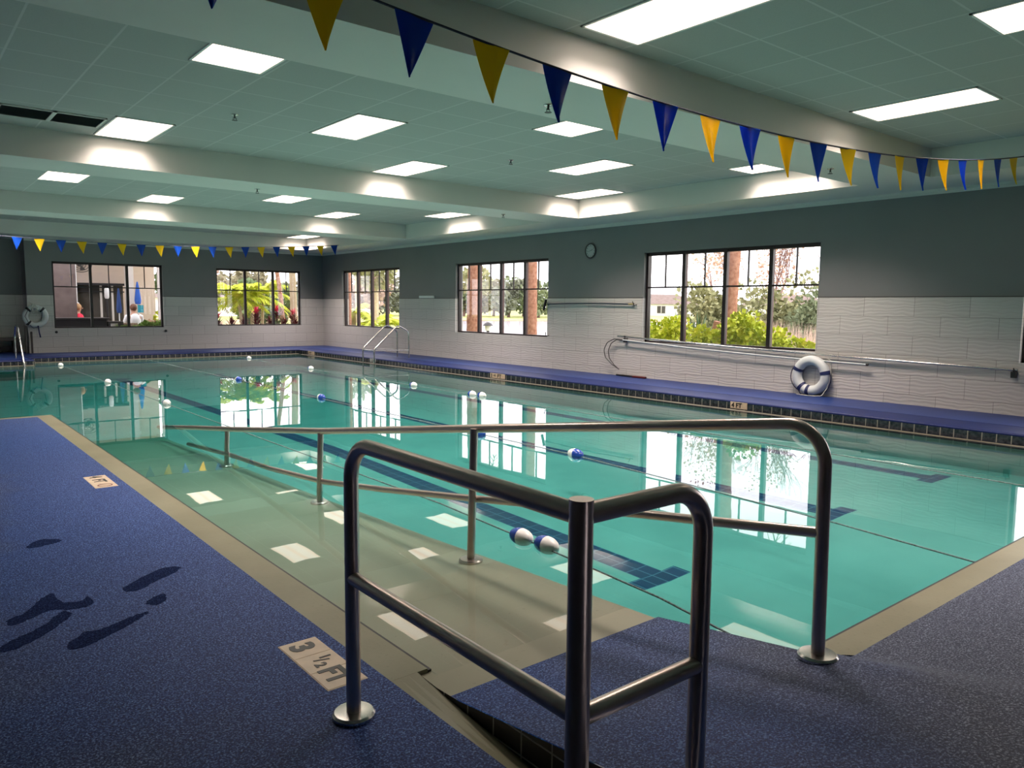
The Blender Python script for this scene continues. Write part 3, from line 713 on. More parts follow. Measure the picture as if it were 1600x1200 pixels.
rp = [(c[0] + .02, 6.02, -.70), (c[0] + .02, 5.93, -.735), (c[0] + .02, 5.88, -.70), (c[0] + .02, 5.93, -.68), (c[0] + .02, 5.98, -.74), (c[0] + .02, 5.915, -.79), (c[0], 5.90, -1.0), (c[0] - .02, 5.93, -1.2), (c[0] - .06, 6.0, -1.33), (c[0] - .1, 6.1, -1.337), (c[0] - .12, 6.3, -1.337), (c[0] - .05, 6.42, -1.337)]
g = MB(); g.tube(fillet(rp, .03, 5), .006, 8); o = g.build('rope', M['rope'], auto=True, smooth=60); tag(o, 'thin pale rope looped beside the leaning life ring on the right wall', 'rope')
t = life_ring('grey-white life ring hanging on the far wall at its left end', (3.09, YF - .09, -.38), .23, .07, 1, (132, 48, 228), M['dark'])
g = MB(); g.tube([ring_pt((3.09, YF - .17, -.38), math.radians(a), .24, 1) for a in (132, 180, 228)], .006, 8); g.tube([(3.25, YF - .17, -.2), (3.2, YF - .17, -.5)], .006, 8); g.build('grab_rope', M['cordblue'], t, smooth=60)
g = MB(); g.tube([(3.13, YF - .17, -.62), (3.15, YF - .17, -.80), (3.175, YF - .16, -.93)], .016, 8); g.tube([(2.95, YF - .16, -.60), (3.02, YF - .17, -.68), (3.14, YF - .17, -.66)], .008, 8); g.build('strap', M['navy'], t, smooth=60)
g = MB(); rr = random.Random(3)
for k in range(7):
    a0 = rr.uniform(0, 6); cx, cz = 3.06 + rr.uniform(-.03, .03), -.19 + rr.uniform(-.06, .07)
    g.tube([(cx + .055 * math.cos(q), YF - .17 + .012 * k - .04, cz + .09 * math.sin(q)) for q in fr(a0, a0 + 5.6, 16)], .008, 6)
g.tube([(3.0, YF - .02, -.02), (3.02, YF - .1, -.04), (3.04, YF - .15, -.14)], .008, 6); g.tube([(3.0, YF - .15, -.25), (2.90, YF - .12, -.6), (2.93, YF - .1, -.95)], .006, 6)
tag(g.build('rope', M['rope'], auto=True, smooth=60), 'coil of pale rope hung over the top of the far left life ring', 'rope')

# ------------------------------------------------------------------ things on the right wall
def pole_thing(name, label, cat, pts, r, mat): 
    t = thing(name, label, cat, pts[0]); g = MB(); g.tube(pts, r, 12); g.build('pole', mat, t, smooth=40); return t
def curve3(a, b, sag, n=14): return [(a[0] + (b[0] - a[0]) * i / n, a[1] + (b[1] - a[1]) * i / n, a[2] + (b[2] - a[2]) * i / n - sag * math.sin(math.pi * i / n)) for i in range(n + 1)]
xp = XW - .06
t = pole_thing('telescopic_pole', 'upper long metal pole resting on wall hooks under the right window', 'pole', curve3((xp, 10.33, -.565), (xp, 3.42, -.755), .02), .016, M['bright_steel'])
for y in (10.12, 3.46):
    z = -.58 if y > 5 else -.755; g = MB(); g.box(xp - .01, XW, y - .02, y + .02, z - .05, z - .02); g.box(xp - .035, xp + .02, y - .03, y + .03, z - .10, z - .02); g.tube([(xp - .02, y, z - .03), (xp - .03, y, z + .03)], .008, 8)
    tag(g.build('pole_hook', M['dark'], auto=True, bevel=.003), 'black wall hook holding the ' + ('hooked end of the poles beside the window' if y > 5 else 'near end of the long pole at the photo right edge'), 'wall hook')
t = pole_thing('rescue_hook', 'rescue pole with a curved metal hook hanging at its far end', 'rescue hook', curve3((xp - .03, 10.16, -.634), (xp - .03, 5.36, -.807), .025), .014, M['offwhite'])
g = MB(); g.tube([(xp - .03, 5.36, -.807), (xp - .03, 5.33, -.808)], .018, 10); g.build('end_cap', M['dark'], t, smooth=40)
hk = [(xp - .03, 10.16, -.634), (xp - .04, 10.38, -.62), (xp - .05, 10.56, -.70), (xp - .06, 10.64, -.85), (xp - .07, 10.58, -1.0), (xp - .08, 10.40, -1.12), (xp - .08, 10.22, -1.20)]
g = MB(); g.tube(fillet(hk, .12, 5), .009, 10); g.tube(fillet([(p[0], p[1] - .10 * math.sin(math.pi * i / 6) - .02, p[2] - .01) for i, p in enumerate(hk)], .12, 5), .009, 10); g.build('hook', M['grey_dark'], t, smooth=50)
t = pole_thing('pool_brush', 'black headed pool brush on a dark pole hung between two windows', 'pool brush', curve3((xp, 12.42, .052), (xp, 10.0, .058), -.015), .014, pm('dark_teal_pole', (.02, .04, .055), .3))
g = MB(); g.obox((xp, 12.49, .04), (0, .33, -.94), (1, 0, 0), (0, .94, .33), .25, .05, .035); g.build('brush_head', M['dark'], t, bevel=.005)
g = MB(); g.tube([(xp, 10.06, .058), (xp, 9.93, .062)], .018, 10); g.build('handle_end', pm('tan_grip', (.35, .27, .12), .5), t, smooth=40)
for y in (12.36, 9.90):
    g = MB(); g.tube([(XW - .01, y, .05), (xp - .03, y, .03), (xp - .045, y, .07), (xp - .03, y + .04, .11)], .009, 8)
    tag(g.build('pole_hook', M['dark'], auto=True, smooth=40), 'small black wall hook ' + ('near the brush head' if y > 11 else 'at the tan end of the brush pole'), 'wall hook')
g = MB(); g.tube([(XW, 12.40, -.62), (xp - .03, 12.40, -.65), (xp - .045, 12.40, -.60), (xp - .03, 12.43, -.56)], .009, 8)
tag(g.build('pole_hook', M['dark'], auto=True, smooth=40), 'small black empty hook at the bottom corner of the middle right window', 'wall hook')
g = MB(); g.box(XW - .05, XW - .012, 16.87, 17.58, .19, .255); tag(g.build('cover_plate', M['white'], auto=True, bevel=.006), 'long pale box on the right wall just above the tile', 'wall box')
# clock
cy, cz = 11.165, 1.135; t = thing('wall_clock', 'round wall clock with a grey face high on the right wall', 'clock', (XW - .03, cy, cz - .15))
g = MB(); g.tube([(XW - .025, cy - .142 * math.cos(a), cz + .142 * math.sin(a)) for a in fr(0, 2 * math.pi * 39 / 40, 39)], .014, 10, closed=True); g.build('clock_rim', M['grey_dark'], t, smooth=60)
g = MB(); g.lathe((XW, cy, cz), (-1, 0, 0), [(0, .14), (.02, .14), (.021, .13)], 40); f = g.build('clock_face', pm('clock_white', (.42, .44, .45), .35), t, smooth=40)
for k in range(12):
    a = math.radians(90 - 30 * (k + 1)); s = str(k + 1)
    text_part(s, .034, (XW - .0225, cy - .105 * math.cos(a) + .009 * len(s), cz + .105 * math.sin(a) - .011), (0, -1, 0), (0, 0, 1), M['ink'], f, 'numeral', .001, .0003)
for ang, ln, wd in ((20, .07, .008), (-168, .10, .005)):
    a = math.radians(ang); g = MB(); d = Vector((0, -math.cos(a), math.sin(a))); g.obox(Vector((XW - .025, cy, cz)) + d * ln * .45, d, (1, 0, 0), d.cross(Vector((1, 0, 0))), ln, .002, wd); g.build('clock_hand', M['ink'], t)
# tool on the deck, knobs under the far left window
g = MB(); g.tube([(XW - .10, 10.3, ZR + .02), (XW - .11, 9.85, ZR + .02)], .018, 10); o = thing('scrub_brush', 'dark red scrub brush lying on the raised deck by the right wall', 'brush', (XW - .1, 9.9, ZR))
g.build('handle', M['dark'], o, smooth=40); g = MB(); g.box(XW - .14, XW - .07, 9.55, 9.86, ZR, ZR + .035); g.build('brush_block', pm('dark_red', (.10, .01, .012), .45), o, bevel=.008)
for x, s in ((3.56, 'left'), (6.31, 'right')):
    g = MB(); g.lathe((x, YF - .012, -.80), (0, -1, 0), [(0, .02), (.015, .035), (.03, .033), (.035, .02)], 16)
    tag(g.build('rubber_stop', M['dark'], auto=True, smooth=40), 'small round black rubber stop under the %s corner of the far left window' % s, 'wall stop')
# bench and boards in the recess
y0 = YF + .22; t = thing('bench', 'dark low bench in the recess at the far left, behind the ladder', 'bench', (1.9, y0 + .2, ZR))
g = MB(); g.box(.9, 2.80, y0, y0 + .45, -1.03, -.94); g.build('seat', M['grey_dark'], t, bevel=.01)
for x in (1.0, 1.55, 2.12, 2.66):
    g = MB(); g.box(x - .05, x + .05, y0 + .03, y0 + .42, ZR, -1.03); g.build('leg', M['grey_dark'], t, bevel=.006)
g = MB(); g.box(.95, 2.75, y0 + .36, y0 + .40, -1.30, -1.20); g.build('rail', M['grey_dark'], t)
for x, h_, s in ((2.86, -.62, 'taller'), (2.985, -.78, 'shorter')):
    yy = YF - .06; g = MB(); g.obox((x, yy, (ZR + h_) / 2), (1, 0, 0), (0, 1, 0), (0, 0, 1), .045, .03, h_ - ZR)
    tag(g.build('upright_board', M['grey_dark'], auto=True, bevel=.004), '%s thin dark board standing upright below the far left life ring' % s, 'board')

# wet patches on the deck
def wet():
    t = NT('wet_patch'); t.b.inputs['Base Color'].default_value = (.005, .008, .030, 1); t.b.inputs['Roughness'].default_value = .65; t.b.inputs['Specular IOR Level'].default_value = .15; t.bump(t.noise(t.coord(), 95, 2), .4, .003); return t.m
M['wet'] = deck_material('wet_deck_patch', (.001, .004, .024), (.004, .011, .055), (.03, .055, .15), .85, False)
def patch(label, pts):
    g = MB(); rr = random.Random(len(label)); cx = sum(p[0] for p in pts) / len(pts); cy = sum(p[1] for p in pts) / len(pts); out = []
    n = len(pts)
    for i in range(n):
        p0, p1, p2, p3 = [Vector((*pts[(i + k) % n], 0)) for k in (-1, 0, 1, 2)]
        for k in range(6):
            s = k / 6; q = .5 * ((2 * p1) + (-p0 + p2) * s + (2 * p0 - 5 * p1 + 4 * p2 - p3) * s * s + (-p0 + 3 * p1 - 3 * p2 + p3) * s ** 3)
            out.append((q.x + rr.uniform(-.006, .006), q.y + rr.uniform(-.006, .006)))
    g.prism(out, ZD, ZD + .0012); tag(g.build('wet_patch', M['wet'], auto=True), label, 'wet patch', 'wet patches on the near deck')
W = WP = [
 ('wet footprint on the left deck, top one of the dark group, forked', [(.36,4.02),(.44,4.08),(.52,4.22),(.58,4.26),(.585,4.12),(.66,4.07),(.70,4.12),(.705,4.0),(.62,3.98),(.53,4.03),(.44,3.98),(.37,3.94)]),
 ('long dark wet streak at the left edge of the near deck', [(.30,3.72),(.38,3.78),(.48,3.86),(.57,3.98),(.60,3.93),(.55,3.84),(.46,3.74),(.36,3.66),(.30,3.66)]),
 ('wide faint wet streak on the left deck pointing towards the pool', [(.52,3.55),(.60,3.66),(.68,3.66),(.80,3.72),(.88,3.74),(.84,3.68),(.74,3.60),(.64,3.54),(.56,3.50)]),
 ('small wet spot on the left deck nearer the pool edge', [(.90,3.86),(.96,3.92),(1.0,3.92),(.99,3.84),(.93,3.80)]),
 ('small oval wet spot further up the left deck', [(.58,5.20),(.66,5.30),(.74,5.26),(.76,5.2),(.68,5.16),(.60,5.15)]),
 ('wet smear in the middle of the left deck by the depth marker', [(.86,4.12),(.96,4.22),(1.10,4.32),(1.18,4.28),(1.12,4.2),(1.0,4.12),(.90,4.05)])]
for a in WP: patch(*a)
# EXTERIOR
# ------------------------------------------------------------------ outside: ground, pond, plants
GZ = -1.62
def vmat(name, cols, rough=.7, scale=3):
    t = NT(name); v = t.coord(); i = t.n('ShaderNodeTexNoise', Scale=scale, Detail=3); t.l(v, i.inputs['Vector'])
    n = len(cols); t.l(t.ramp(i.outputs['Fac'], [(.3 + .4 * k / max(1, n - 1), c) for k, c in enumerate(cols)]), t.b.inputs['Base Color'])
    t.b.inputs['Roughness'].default_value = rough; t.b.inputs['Specular IOR Level'].default_value = .2; return t.m
M['lawn'] = vmat('lawn_grass', [(.24, .30, .08), (.34, .36, .12), (.42, .38, .18)], .9, .12)
M['straw'] = vmat('dry_bank_grass', [(.40, .26, .12), (.5, .36, .2)], .9, 1)
M['patio'] = vmat('patio_stone', [(.32, .28, .25), (.42, .38, .34)], .8, 2)
M['mulch'] = vmat('bark_mulch', [(.08, .035, .025), (.16, .08, .06)], .9, 6)
M['leaf_lime'] = vmat('lime_leaves', [(.28, .38, .02), (.48, .54, .04), (.66, .62, .08)], .6, 5)
M['leaf_green'] = vmat('green_leaves', [(.10, .19, .03), (.22, .33, .06)], .6, 3)
M['leaf_dark'] = vmat('dark_leaves', [(.07, .11, .05), (.15, .20, .09)], .7, 2)
M['leaf_olive'] = vmat('olive_leaves', [(.20, .22, .10), (.36, .35, .18)], .7, 1)
M['leaf_rust'] = vmat('rusty_leaves', [(.48, .30, .20), (.58, .42, .28)], .7, 1)
M['leaf_blue'] = vmat('grey_green_blades', [(.07, .13, .07), (.16, .24, .13)], .6, 4)
M['leaf_pink'] = vmat('pink_cordyline_leaves', [(.50, .02, .07), (.65, .08, .13)], .5, 4)
M['leaf_wine'] = vmat('dark_red_cordyline_leaves', [(.07, .010, .014), (.20, .04, .04)], .5, 4)
M['reed'] = vmat('dry_reeds', [(.52, .38, .30), (.66, .52, .44)], .8, 3)
M['twig'] = vmat('bare_twigs', [(.17, .10, .085), (.26, .17, .14)], .8, 3)
M['trunk'] = vmat('palm_trunk_bark', [(.28, .12, .08), (.48, .26, .18)], .9, 14)
M['trunk_pale'] = vmat('pale_palm_trunk', [(.38, .30, .19), (.5, .42, .28)], .8, 4)
M['cream_wall'] = pm('cream_stucco', (.60, .50, .42), .8)
M['white_wall'] = pm('white_painted_column', (.72, .68, .64), .6)
M['roof'] = vmat('brown_roof', [(.16, .12, .10), (.22, .17, .15)], .9, 2)
M['dkglass'] = pm('dark_storefront_glass', (.05, .045, .035), .08)
M['stone'] = vmat('taupe_stone_tile', [(.12, .09, .085), (.18, .14, .13)], .6, 3)
M['wicker'] = vmat('wicker', [(.25, .17, .12), (.4, .3, .22)], .8, 30)

g = MB(); g.quad((XW + .22, -60, GZ), (600, -60, GZ), (600, 600, GZ), (XW + .22, 600, GZ)); g.quad((-60, YF + 1, GZ), (XW + .22, YF + 1, GZ), (XW + .22, 600, GZ), (-60, 600, GZ))
struct(g.build('ground', M['lawn']))
def pond_mat():
    t = NT('pond_water'); t.b.inputs['Base Color'].default_value = (.62, .56, .60, 1); t.b.inputs['Roughness'].default_value = .12; t.b.inputs['Specular IOR Level'].default_value = 1  # pale pink base colour paints in the reflected sky
    t.bump(t.noise(t.coord((1, 1, 1)), 1.5, 2), .08, .02); return t.m
g = MB(); g.prism([(15.8, 23), (46, 69), (53, 65), (60, 62.5), (75, 52), (40, 12), (24, 9), (18.5, 8), (17.2, 14)], GZ - .1, GZ + .01)
tag(g.build('pond', pond_mat()), 'pale pond reflecting the white sky beyond the middle right window', 'pond', kind='stuff')
g = MB(); g.prism([(44, 71), (54, 64.8), (76, 52), (84, 56), (60, 72), (48, 84)], GZ - .1, GZ + .06)
tag(g.build('dry_bank', M['straw']), 'strip of tan dry grass along the far pond bank', 'bank', kind='stuff')
g = MB(); g.prism([(11.5, 23.9), (12.6, 23.9), (12.9, 30), (14.5, 44), (60, 124), (54, 128), (11, 46)], GZ - .1, GZ + .02)
g.prism([(34, 90), (44, 82), (44, 86), (34, 95)], GZ - .05, GZ + .05)
tag(g.build('dry_verge', M['straw']), 'tan dry verge seen low through the corner window', 'ground', kind='stuff')
g = MB(); g.prism([(-2, YF + .25), (7.45, YF + .25), (7.45, 40), (-2, 40)], GZ - .05, GZ + .03)
g.prism([(-1, YF + .96), (2.9, YF + .96), (2.9, YF + 1), (-1, YF + 1)], GZ - .05, GZ + .03)
struct(g.build('patio', M['patio']))

def leafblob(g, c, r, n, size, rr, thin=.45, up=0):
    for _ in range(n):
        while True:
            p = [rr.uniform(-1, 1) for _ in range(3)]; q = sum(a * a for a in p)
            if .15 < q < 1: break
        s = size * rr.uniform(.6, 1.4); P = Vector((c[0] + p[0] * r[0], c[1] + p[1] * r[1], c[2] + p[2] * r[2]))
        d = Vector((p[0] + rr.uniform(-.7, .7), p[1] + rr.uniform(-.7, .7), p[2] + rr.uniform(-.5, .8) + up)).normalized()
        sd = d.cross(Vector((rr.uniform(-1, 1), rr.uniform(-1, 1), rr.uniform(-1, 1)))).normalized() * s * thin
        g.quad(P, P + d * s * .5 + sd, P + d * s, P + d * s * .5 - sd)
def lumps(g, c, r, k, n, size, rr, **kw):
    for _ in range(k):
        a = rr.uniform(0, 6.28); q = rr.uniform(.2, .75); z = rr.uniform(-.6, .6)
        cc = (c[0] + r[0] * q * math.cos(a), c[1] + r[1] * q * math.sin(a), c[2] + r[2] * z); s = rr.uniform(.35, .6)
        leafblob(g, cc, (r[0] * s, r[1] * s, r[2] * s), n, size, rr, **kw)
def branch(g, p, d, ln, r, dep, rr, sp=.55):
    q = p + d * ln; g.tube([p, p + d * ln * .5 + Vector((rr.uniform(-1, 1), rr.uniform(-1, 1), 0)) * ln * .04, q], [r, r * .8, r * .6], 5, caps=False)
    if dep == 0: return
    for _ in range(3 if dep > 1 else 4):
        e = (d + Vector((rr.uniform(-1, 1), rr.uniform(-1, 1), rr.uniform(-.3, .7))) * sp).normalized()
        branch(g, p + d * ln * rr.uniform(.5, 1), e, ln * rr.uniform(.6, .85), r * .55, dep - 1, rr, sp)
def blades(g, c, n, ln, wd, rr, spread=.8, droop=.4, mi=0):
    for _ in range(n):
        a = rr.uniform(0, 6.28); el = rr.uniform(.25, 1.0); d = Vector((math.cos(a) * spread * (1.1 - el), math.sin(a) * spread * (1.1 - el), el)).normalized()
        l = ln * rr.uniform(.6, 1.1); s = Vector((-math.sin(a), math.cos(a), 0)) * wd; P = Vector(c); pr = []
        for k in range(5):
            t = k / 4; q = P + d * l * t + Vector((math.cos(a), math.sin(a), -1.2)) * l * droop * t * t * (1.2 - el) ; w_ = (.5 + 1.3 * t) if t < .4 else (1.02 * (1 - t) / .6)
            pr.append((q - s * w_, q + s * w_))
        for (a0, b0), (a1, b1) in zip(pr, pr[1:]): g.quad(a0, b0, b1, a1, mi=mi)
def frond(g, p, a, el, ln, droop, rr, leaf=.5, n=16, mi=0):
    pr = []
    for k in range(n + 1):
        t = k / n; h = ln * t * math.cos(el) * (1 - .15 * t); z = ln * t * math.sin(el) - droop * ln * t * t; pr.append(Vector((p[0] + math.cos(a) * h, p[1] + math.sin(a) * h, p[2] + z)))
    g.tube(pr[::2], .012, 4, caps=False, mi=mi)
    sd = Vector((-math.sin(a), math.cos(a), 0))
    for k in range(2, n + 1):
        L_ = leaf * math.sin(math.pi * (.12 + .83 * k / n)) ; d = (pr[k] - pr[k - 1]).normalized()
        for s in (-1, 1):
            e = (sd * s * .8 + d * .6 + Vector((0, 0, -.25 + rr.uniform(-.2, .2)))).normalized() * L_; w_ = d * .028
            g.quad(pr[k] - w_, pr[k] + w_, pr[k] + e * .6 + w_ - Vector((0, 0, .03)), pr[k] + e - Vector((0, 0, L_ * .25)), mi=mi)
def palm(label, x, y, h, r, tm, lean=(0, 0), nf=0, fl=1.8, leafm='leaf_lime', group=None, z0=GZ, cat='palm tree', droop=.45):
    t = thing('palm_tree', label, cat, (x, y, z0), group); rr = random.Random(label); g = MB(); P = []; R = []
    for i in range(27):
        q = i / 26; P.append((x + lean[0] * q * q, y + lean[1] * q * q, z0 + h * q)); R.append(r * (1.15 - .2 * q) * (1 + .05 * (i % 2)) + (.12 * r if i == 0 else 0))
    g.tube(P, R, 14); g.build('trunk', tm, t, smooth=70)
    if nf:
        g = MB(); top = (x + lean[0], y + lean[1], z0 + h)
        for i in range(nf): frond(g, top, 6.283 * i / nf + rr.uniform(-.2, .2), rr.uniform(-.1, 1.0), fl * rr.uniform(.8, 1.1), droop, rr, fl * .3)
        g.build('frond_crown', M[leafm], t)
    return t
def bush(label, c, r, leafm, n=900, size=.1, cat='shrub', k=7, name='shrub', **kw):
    g = MB(); rr = random.Random(label); lumps(g, c, r, k, n // k, size, rr, **kw); g.tube([(c[0], c[1], GZ), (c[0], c[1], c[2])], .03, 6)
    return tag(g.build(name, M[leafm], auto=True), label, cat)

M['far_a'] = vmat('hazy_green_leaves', [(.13, .17, .09), (.22, .25, .14)], .9, .5)  # distance haze mixed into the leaf colour
# beyond the middle right window
palm('tall brown palm trunk at the left side of the middle right window', 13.5, 18.27, 4.4, .17, M['trunk'], (0, -.1), 10, 2.4, 'leaf_green')
palm('tall brown palm trunk at the right side of the middle right window', 13.5, 15.66, 4.6, .155, M['trunk'], (0, 0), 10, 2.4, 'leaf_green')
# beyond the nearest right window
palm('tall straight palm trunk in the third pane of the nearest right window', 13.5, 9.40, 4.6, .125, M['trunk'], (.1, -.14), 10, 2.4, 'leaf_green')
palm('short leaning palm trunk crossing the second and third panes of the nearest right window', 13.2, 9.62, 1.35, .07, M['trunk'], (0, -.16), 0, 1, 'leaf_green')
rr = random.Random(5)
for i, (x, y, z, r) in enumerate([(13.1, 10.75, -.60, (.5, .55, .46)), (12.7, 9.45, -.72, (.45, .45, .40)), (12.9, 8.6, -.58, (.5, .5, .46)), (12.6, 7.9, -.70, (.5, .45, .40)), (12.5, 7.25, -.86, (.45, .45, .34))]):
    bush('lime green shrub low in nearest right window, ' + ['farthest left', 'left of the leaning trunk', 'tallest, right of the straight trunk', 'at the third mullion', 'lowest and farthest right'][i], (x, y, z), r, 'leaf_lime', 1300, .085, k=9)
for i, (x, y) in enumerate([(13.9, 11.1), (13.8, 10.35)]):
    g = MB(); blades(g, (x, y, -.95), 90, .95, .022, random.Random(i), .9, .2)
    tag(g.build('spiky_plant', M['leaf_blue'], auto=True), 'grey green spiky plant behind the lime shrubs, ' + ['left one' , 'right one beside the leaning trunk'][i], 'plant')
bush('dense dark olive bush filling the second pane of the nearest right window', (19.3, 14.3, -.45), (1.0, .95, 1.15), 'leaf_olive', 3600, .13, k=14)
bush('green bush behind the straight trunk in the nearest right window', (21, 12.8, -.3), (1.6, 1.9, 1.3), 'leaf_olive', 4200, .13, k=12)
bush('dark green bush at the left of the fourth pane of the nearest right window', (20.5, 11.2, -.3), (1.2, .8, 1.15), 'far_a', 3200, .11, k=10)
bush('rust coloured bush at the right edge of the nearest right window', (22, 9.9, .1), (1.2, 1.3, 1.5), 'leaf_rust', 2300, .12, k=10)
for i, (x, y, h, sd) in enumerate([(24, 17.3, 2.0, 1), (25.5, 15.8, 2.1, 2), (23, 12.2, 1.5, 3), (22, 9.6, 1.9, 4), (23.5, 10.7, 1.3, 9)]):
    t = thing('bare_tree', 'bare twiggy tree beyond the nearest right window, ' + ['tall reddish one in the second pane', 'dense reddish one behind the second mullion', 'sparse one right of the straight trunk', 'tallest one in the last pane', 'small one at the third mullion'][i], 'tree', (x, y, GZ)); g = MB(); r_ = random.Random(sd)
    branch(g, Vector((x, y, GZ)), Vector((0, 0, 1)), h, .075, 5 if i != 4 else 4, r_, .6); g.build('branches', M['twig'], t)
    if i in (0, 1): g = MB(); lumps(g, (x, y, GZ + h * 1.75), (1.1, 1.1, 1.9), 16, 80, .09, r_); g.build('leaves', M['leaf_rust'], t)
g = MB(); rr = random.Random(12)
for i in range(1500):
    q = rr.random(); x = 15.8 + rr.uniform(0, 2.4); y = 10.8 - 3.6 * q + (x - 15.8) * .5; h = rr.uniform(.9, 1.5) * (1 - .22 * q); a = rr.uniform(-.16, .16); b = rr.uniform(-.16, .16)
    g.quad((x - .010, y + .008, GZ), (x + .010, y - .008, GZ), (x + a * h, y + b * h, GZ + h))
tag(g.build('reeds', M['reed'], auto=True), 'stand of pale pinkish dry reeds at the pond edge in the nearest right window', 'reeds', kind='stuff')

# houses across the lawn
def house(label, x, y, wx, wy, rot):
    t = thing('house', label, 'house', (x, y, GZ)); c, s = math.cos(rot), math.sin(rot)
    def Q(u, v, z): return (x + u * c - v * s, y + u * s + v * c, z)
    def bx(g, a, b, c0, d, e, f, mi=0):
        P = [Q(u, v, z) for z in (e, f) for v in (c0, d) for u in (a, b)]
        g.add(P, [(0, 2, 3, 1), (4, 5, 7, 6), (0, 1, 5, 4), (2, 6, 7, 3), (0, 4, 6, 2), (1, 3, 7, 5)], mi)
    z0, z1, z2 = GZ + 0, GZ + 2.3, GZ + 4.3
    g = MB(); bx(g, -wx, wx, -wy, wy, z0, z1); g.build('wall', M['white_wall'], t)
    g = MB(); e = .5; P = [Q(-wx - e, -wy - e, z1), Q(wx + e, -wy - e, z1), Q(wx + e, wy + e, z1), Q(-wx - e, wy + e, z1), Q(-wx * .5, 0, z2), Q(wx * .5, 0, z2)]
    g.add(P, [(0, 1, 5, 4), (1, 2, 5), (2, 3, 4, 5), (3, 0, 4), (3, 2, 1, 0)]); g.build('roof', M['roof'], t)
    for u in (-.7, -.25, .15, .6):
        g = MB(); bx(g, wx * u - .8, wx * u + .8, -wy - .06, -wy + .02, z0 + .5, z1 - .4); bx(g, wx * u - .05, wx * u + .05, -wy - .09, -wy, z0 + .5, z1 - .4, 1); g.build('window', [M['dkglass'], M['white_wall']], t)
house('pale distant house with brown hip roof in the first pane of the nearest right window', 122, 103, 9, 5, -.85)
house('second distant house partly behind the first mullion of the nearest right window', 134, 80, 7, 5, -.6)
# far tree line
M['far_b'] = vmat('hazy_olive_leaves', [(.22, .21, .13), (.32, .29, .19)], .9, .5)  # far leaf colours below also have the haze of distance painted in
M['far_c'] = vmat('hazy_pink_brown_leaves', [(.36, .25, .20), (.44, .33, .26)], .9, .5); M['far_d'] = vmat('hazy_grey_leaves', [(.17, .19, .14), (.26, .27, .2)], .9, .5)
rr = random.Random(22)
def fartree(i, x, y, h, mat, lab):
    t = thing('distant_tree', lab, 'tree', (x, y, GZ)); g = MB(); g.tube([(x, y, GZ), (x + .3, y, GZ + h * .55)], [.25, .12], 6); g.build('trunk', M['twig'], t)
    g = MB(); r_ = random.Random(i * 7 + 1); lumps(g, (x, y, GZ + h * .55), (h * .5, h * .5, h * .45), 9, 110, h * .085, r_, thin=.6); g.build('crown', mat, t)
k = 0; NT_ = 46; CNT = {}; ORD = ['first', 'second', 'third', 'fourth', 'fifth', 'sixth', 'seventh', 'eighth', 'ninth', 'tenth', 'eleventh', 'twelfth', 'thirteenth', 'fourteenth']
for i in range(NT_):
    a = math.radians(8 + 50 * i / (NT_ - 1)); D = (118 if a < math.radians(44) else 190) + rr.uniform(-8, 8); x, y = D * math.sin(a), D * math.cos(a)
    h = rr.uniform(4.2, 7.0) * (1 if a < .8 else .6); kind = ['far_a', 'far_b', 'far_c', 'far_d'][rr.choice([0, 0, 1, 1, 2, 3])]
    word = {'far_a': 'green', 'far_b': 'olive', 'far_c': 'pinkish', 'far_d': 'greyish'}[kind]
    dg = math.degrees(a); win = ('corner far window' if dg < 25.5 else 'corner right window' if dg < 33 else 'middle right window' if dg < 45 else 'nearest right window')
    if dg < 15.5 or 44.2 < dg < 47: continue
    CNT[win] = CNT.get(win, 0) + 1
    fartree(i, x, y, h, M[kind], 'far %s tree, %s from left on the horizon of the %s' % (word, ORD[CNT[win] - 1], win))
    t_ = [o for o in COL.objects if o.name.startswith('distant_tree')][-1]; t_['group'] = 'trees in the far tree line'
for i, (x, y, h, lab) in enumerate([(47.5, 64, 3.6, 'cabbage palm with round crown between the second and third panes of the middle right window'), (36, 64, 4.0, 'cabbage palm at the left edge of the middle right window'),
        (29, 60, 6.2, 'large cabbage palm in the third pane of the corner right window'), (33.5, 63, 5.2, 'large cabbage palm in the fourth pane of the corner right window')]):
    t = thing('palm_tree', lab, 'palm tree', (x, y, GZ)); g = MB(); g.tube([(x + .5 * (i == 0), y, GZ), (x, y, GZ + h)], .22, 8); g.build('trunk', M['trunk_pale'], t, smooth=60)
    g = MB(); r_ = random.Random(i); leafblob(g, (x, y, GZ + h + .5), (1.5, 1.5, 1.2), 500, .6, r_, thin=.3); g.build('frond_crown', M['leaf_olive'], t)
# bollard lamp by the pond
x, y = 15.2, 19.75; t = thing('garden_lamp', 'small garden lamp with a dark dome cap by the pond, behind the middle right window', 'garden lamp', (x, y, GZ))
g = MB(); g.tube([(x, y, GZ), (x, y, -.80)], .05, 12); g.build('post', M['dark'], t, smooth=40)
g = MB(); g.lathe((x, y, -.80), Z_, [(0, .09), (.14, .10), (.16, .1)], 16); g.build('lens', M['white'], t, smooth=40)
g = MB(); g.lathe((x, y, -.64), Z_, [(0, .17), (.02, .16), (.08, .11), (.12, .03)], 20); g.build('cap', M['grey_dark'], t, smooth=40)
g = MB(); blades(g, (13.3, 18.62, -1.1), 26, .6, .016, random.Random(2), .9, .2); tag(g.build('spiky_plant', M['leaf_green'], auto=True), 'small spiky plant at the bottom left of the middle right window', 'plant')

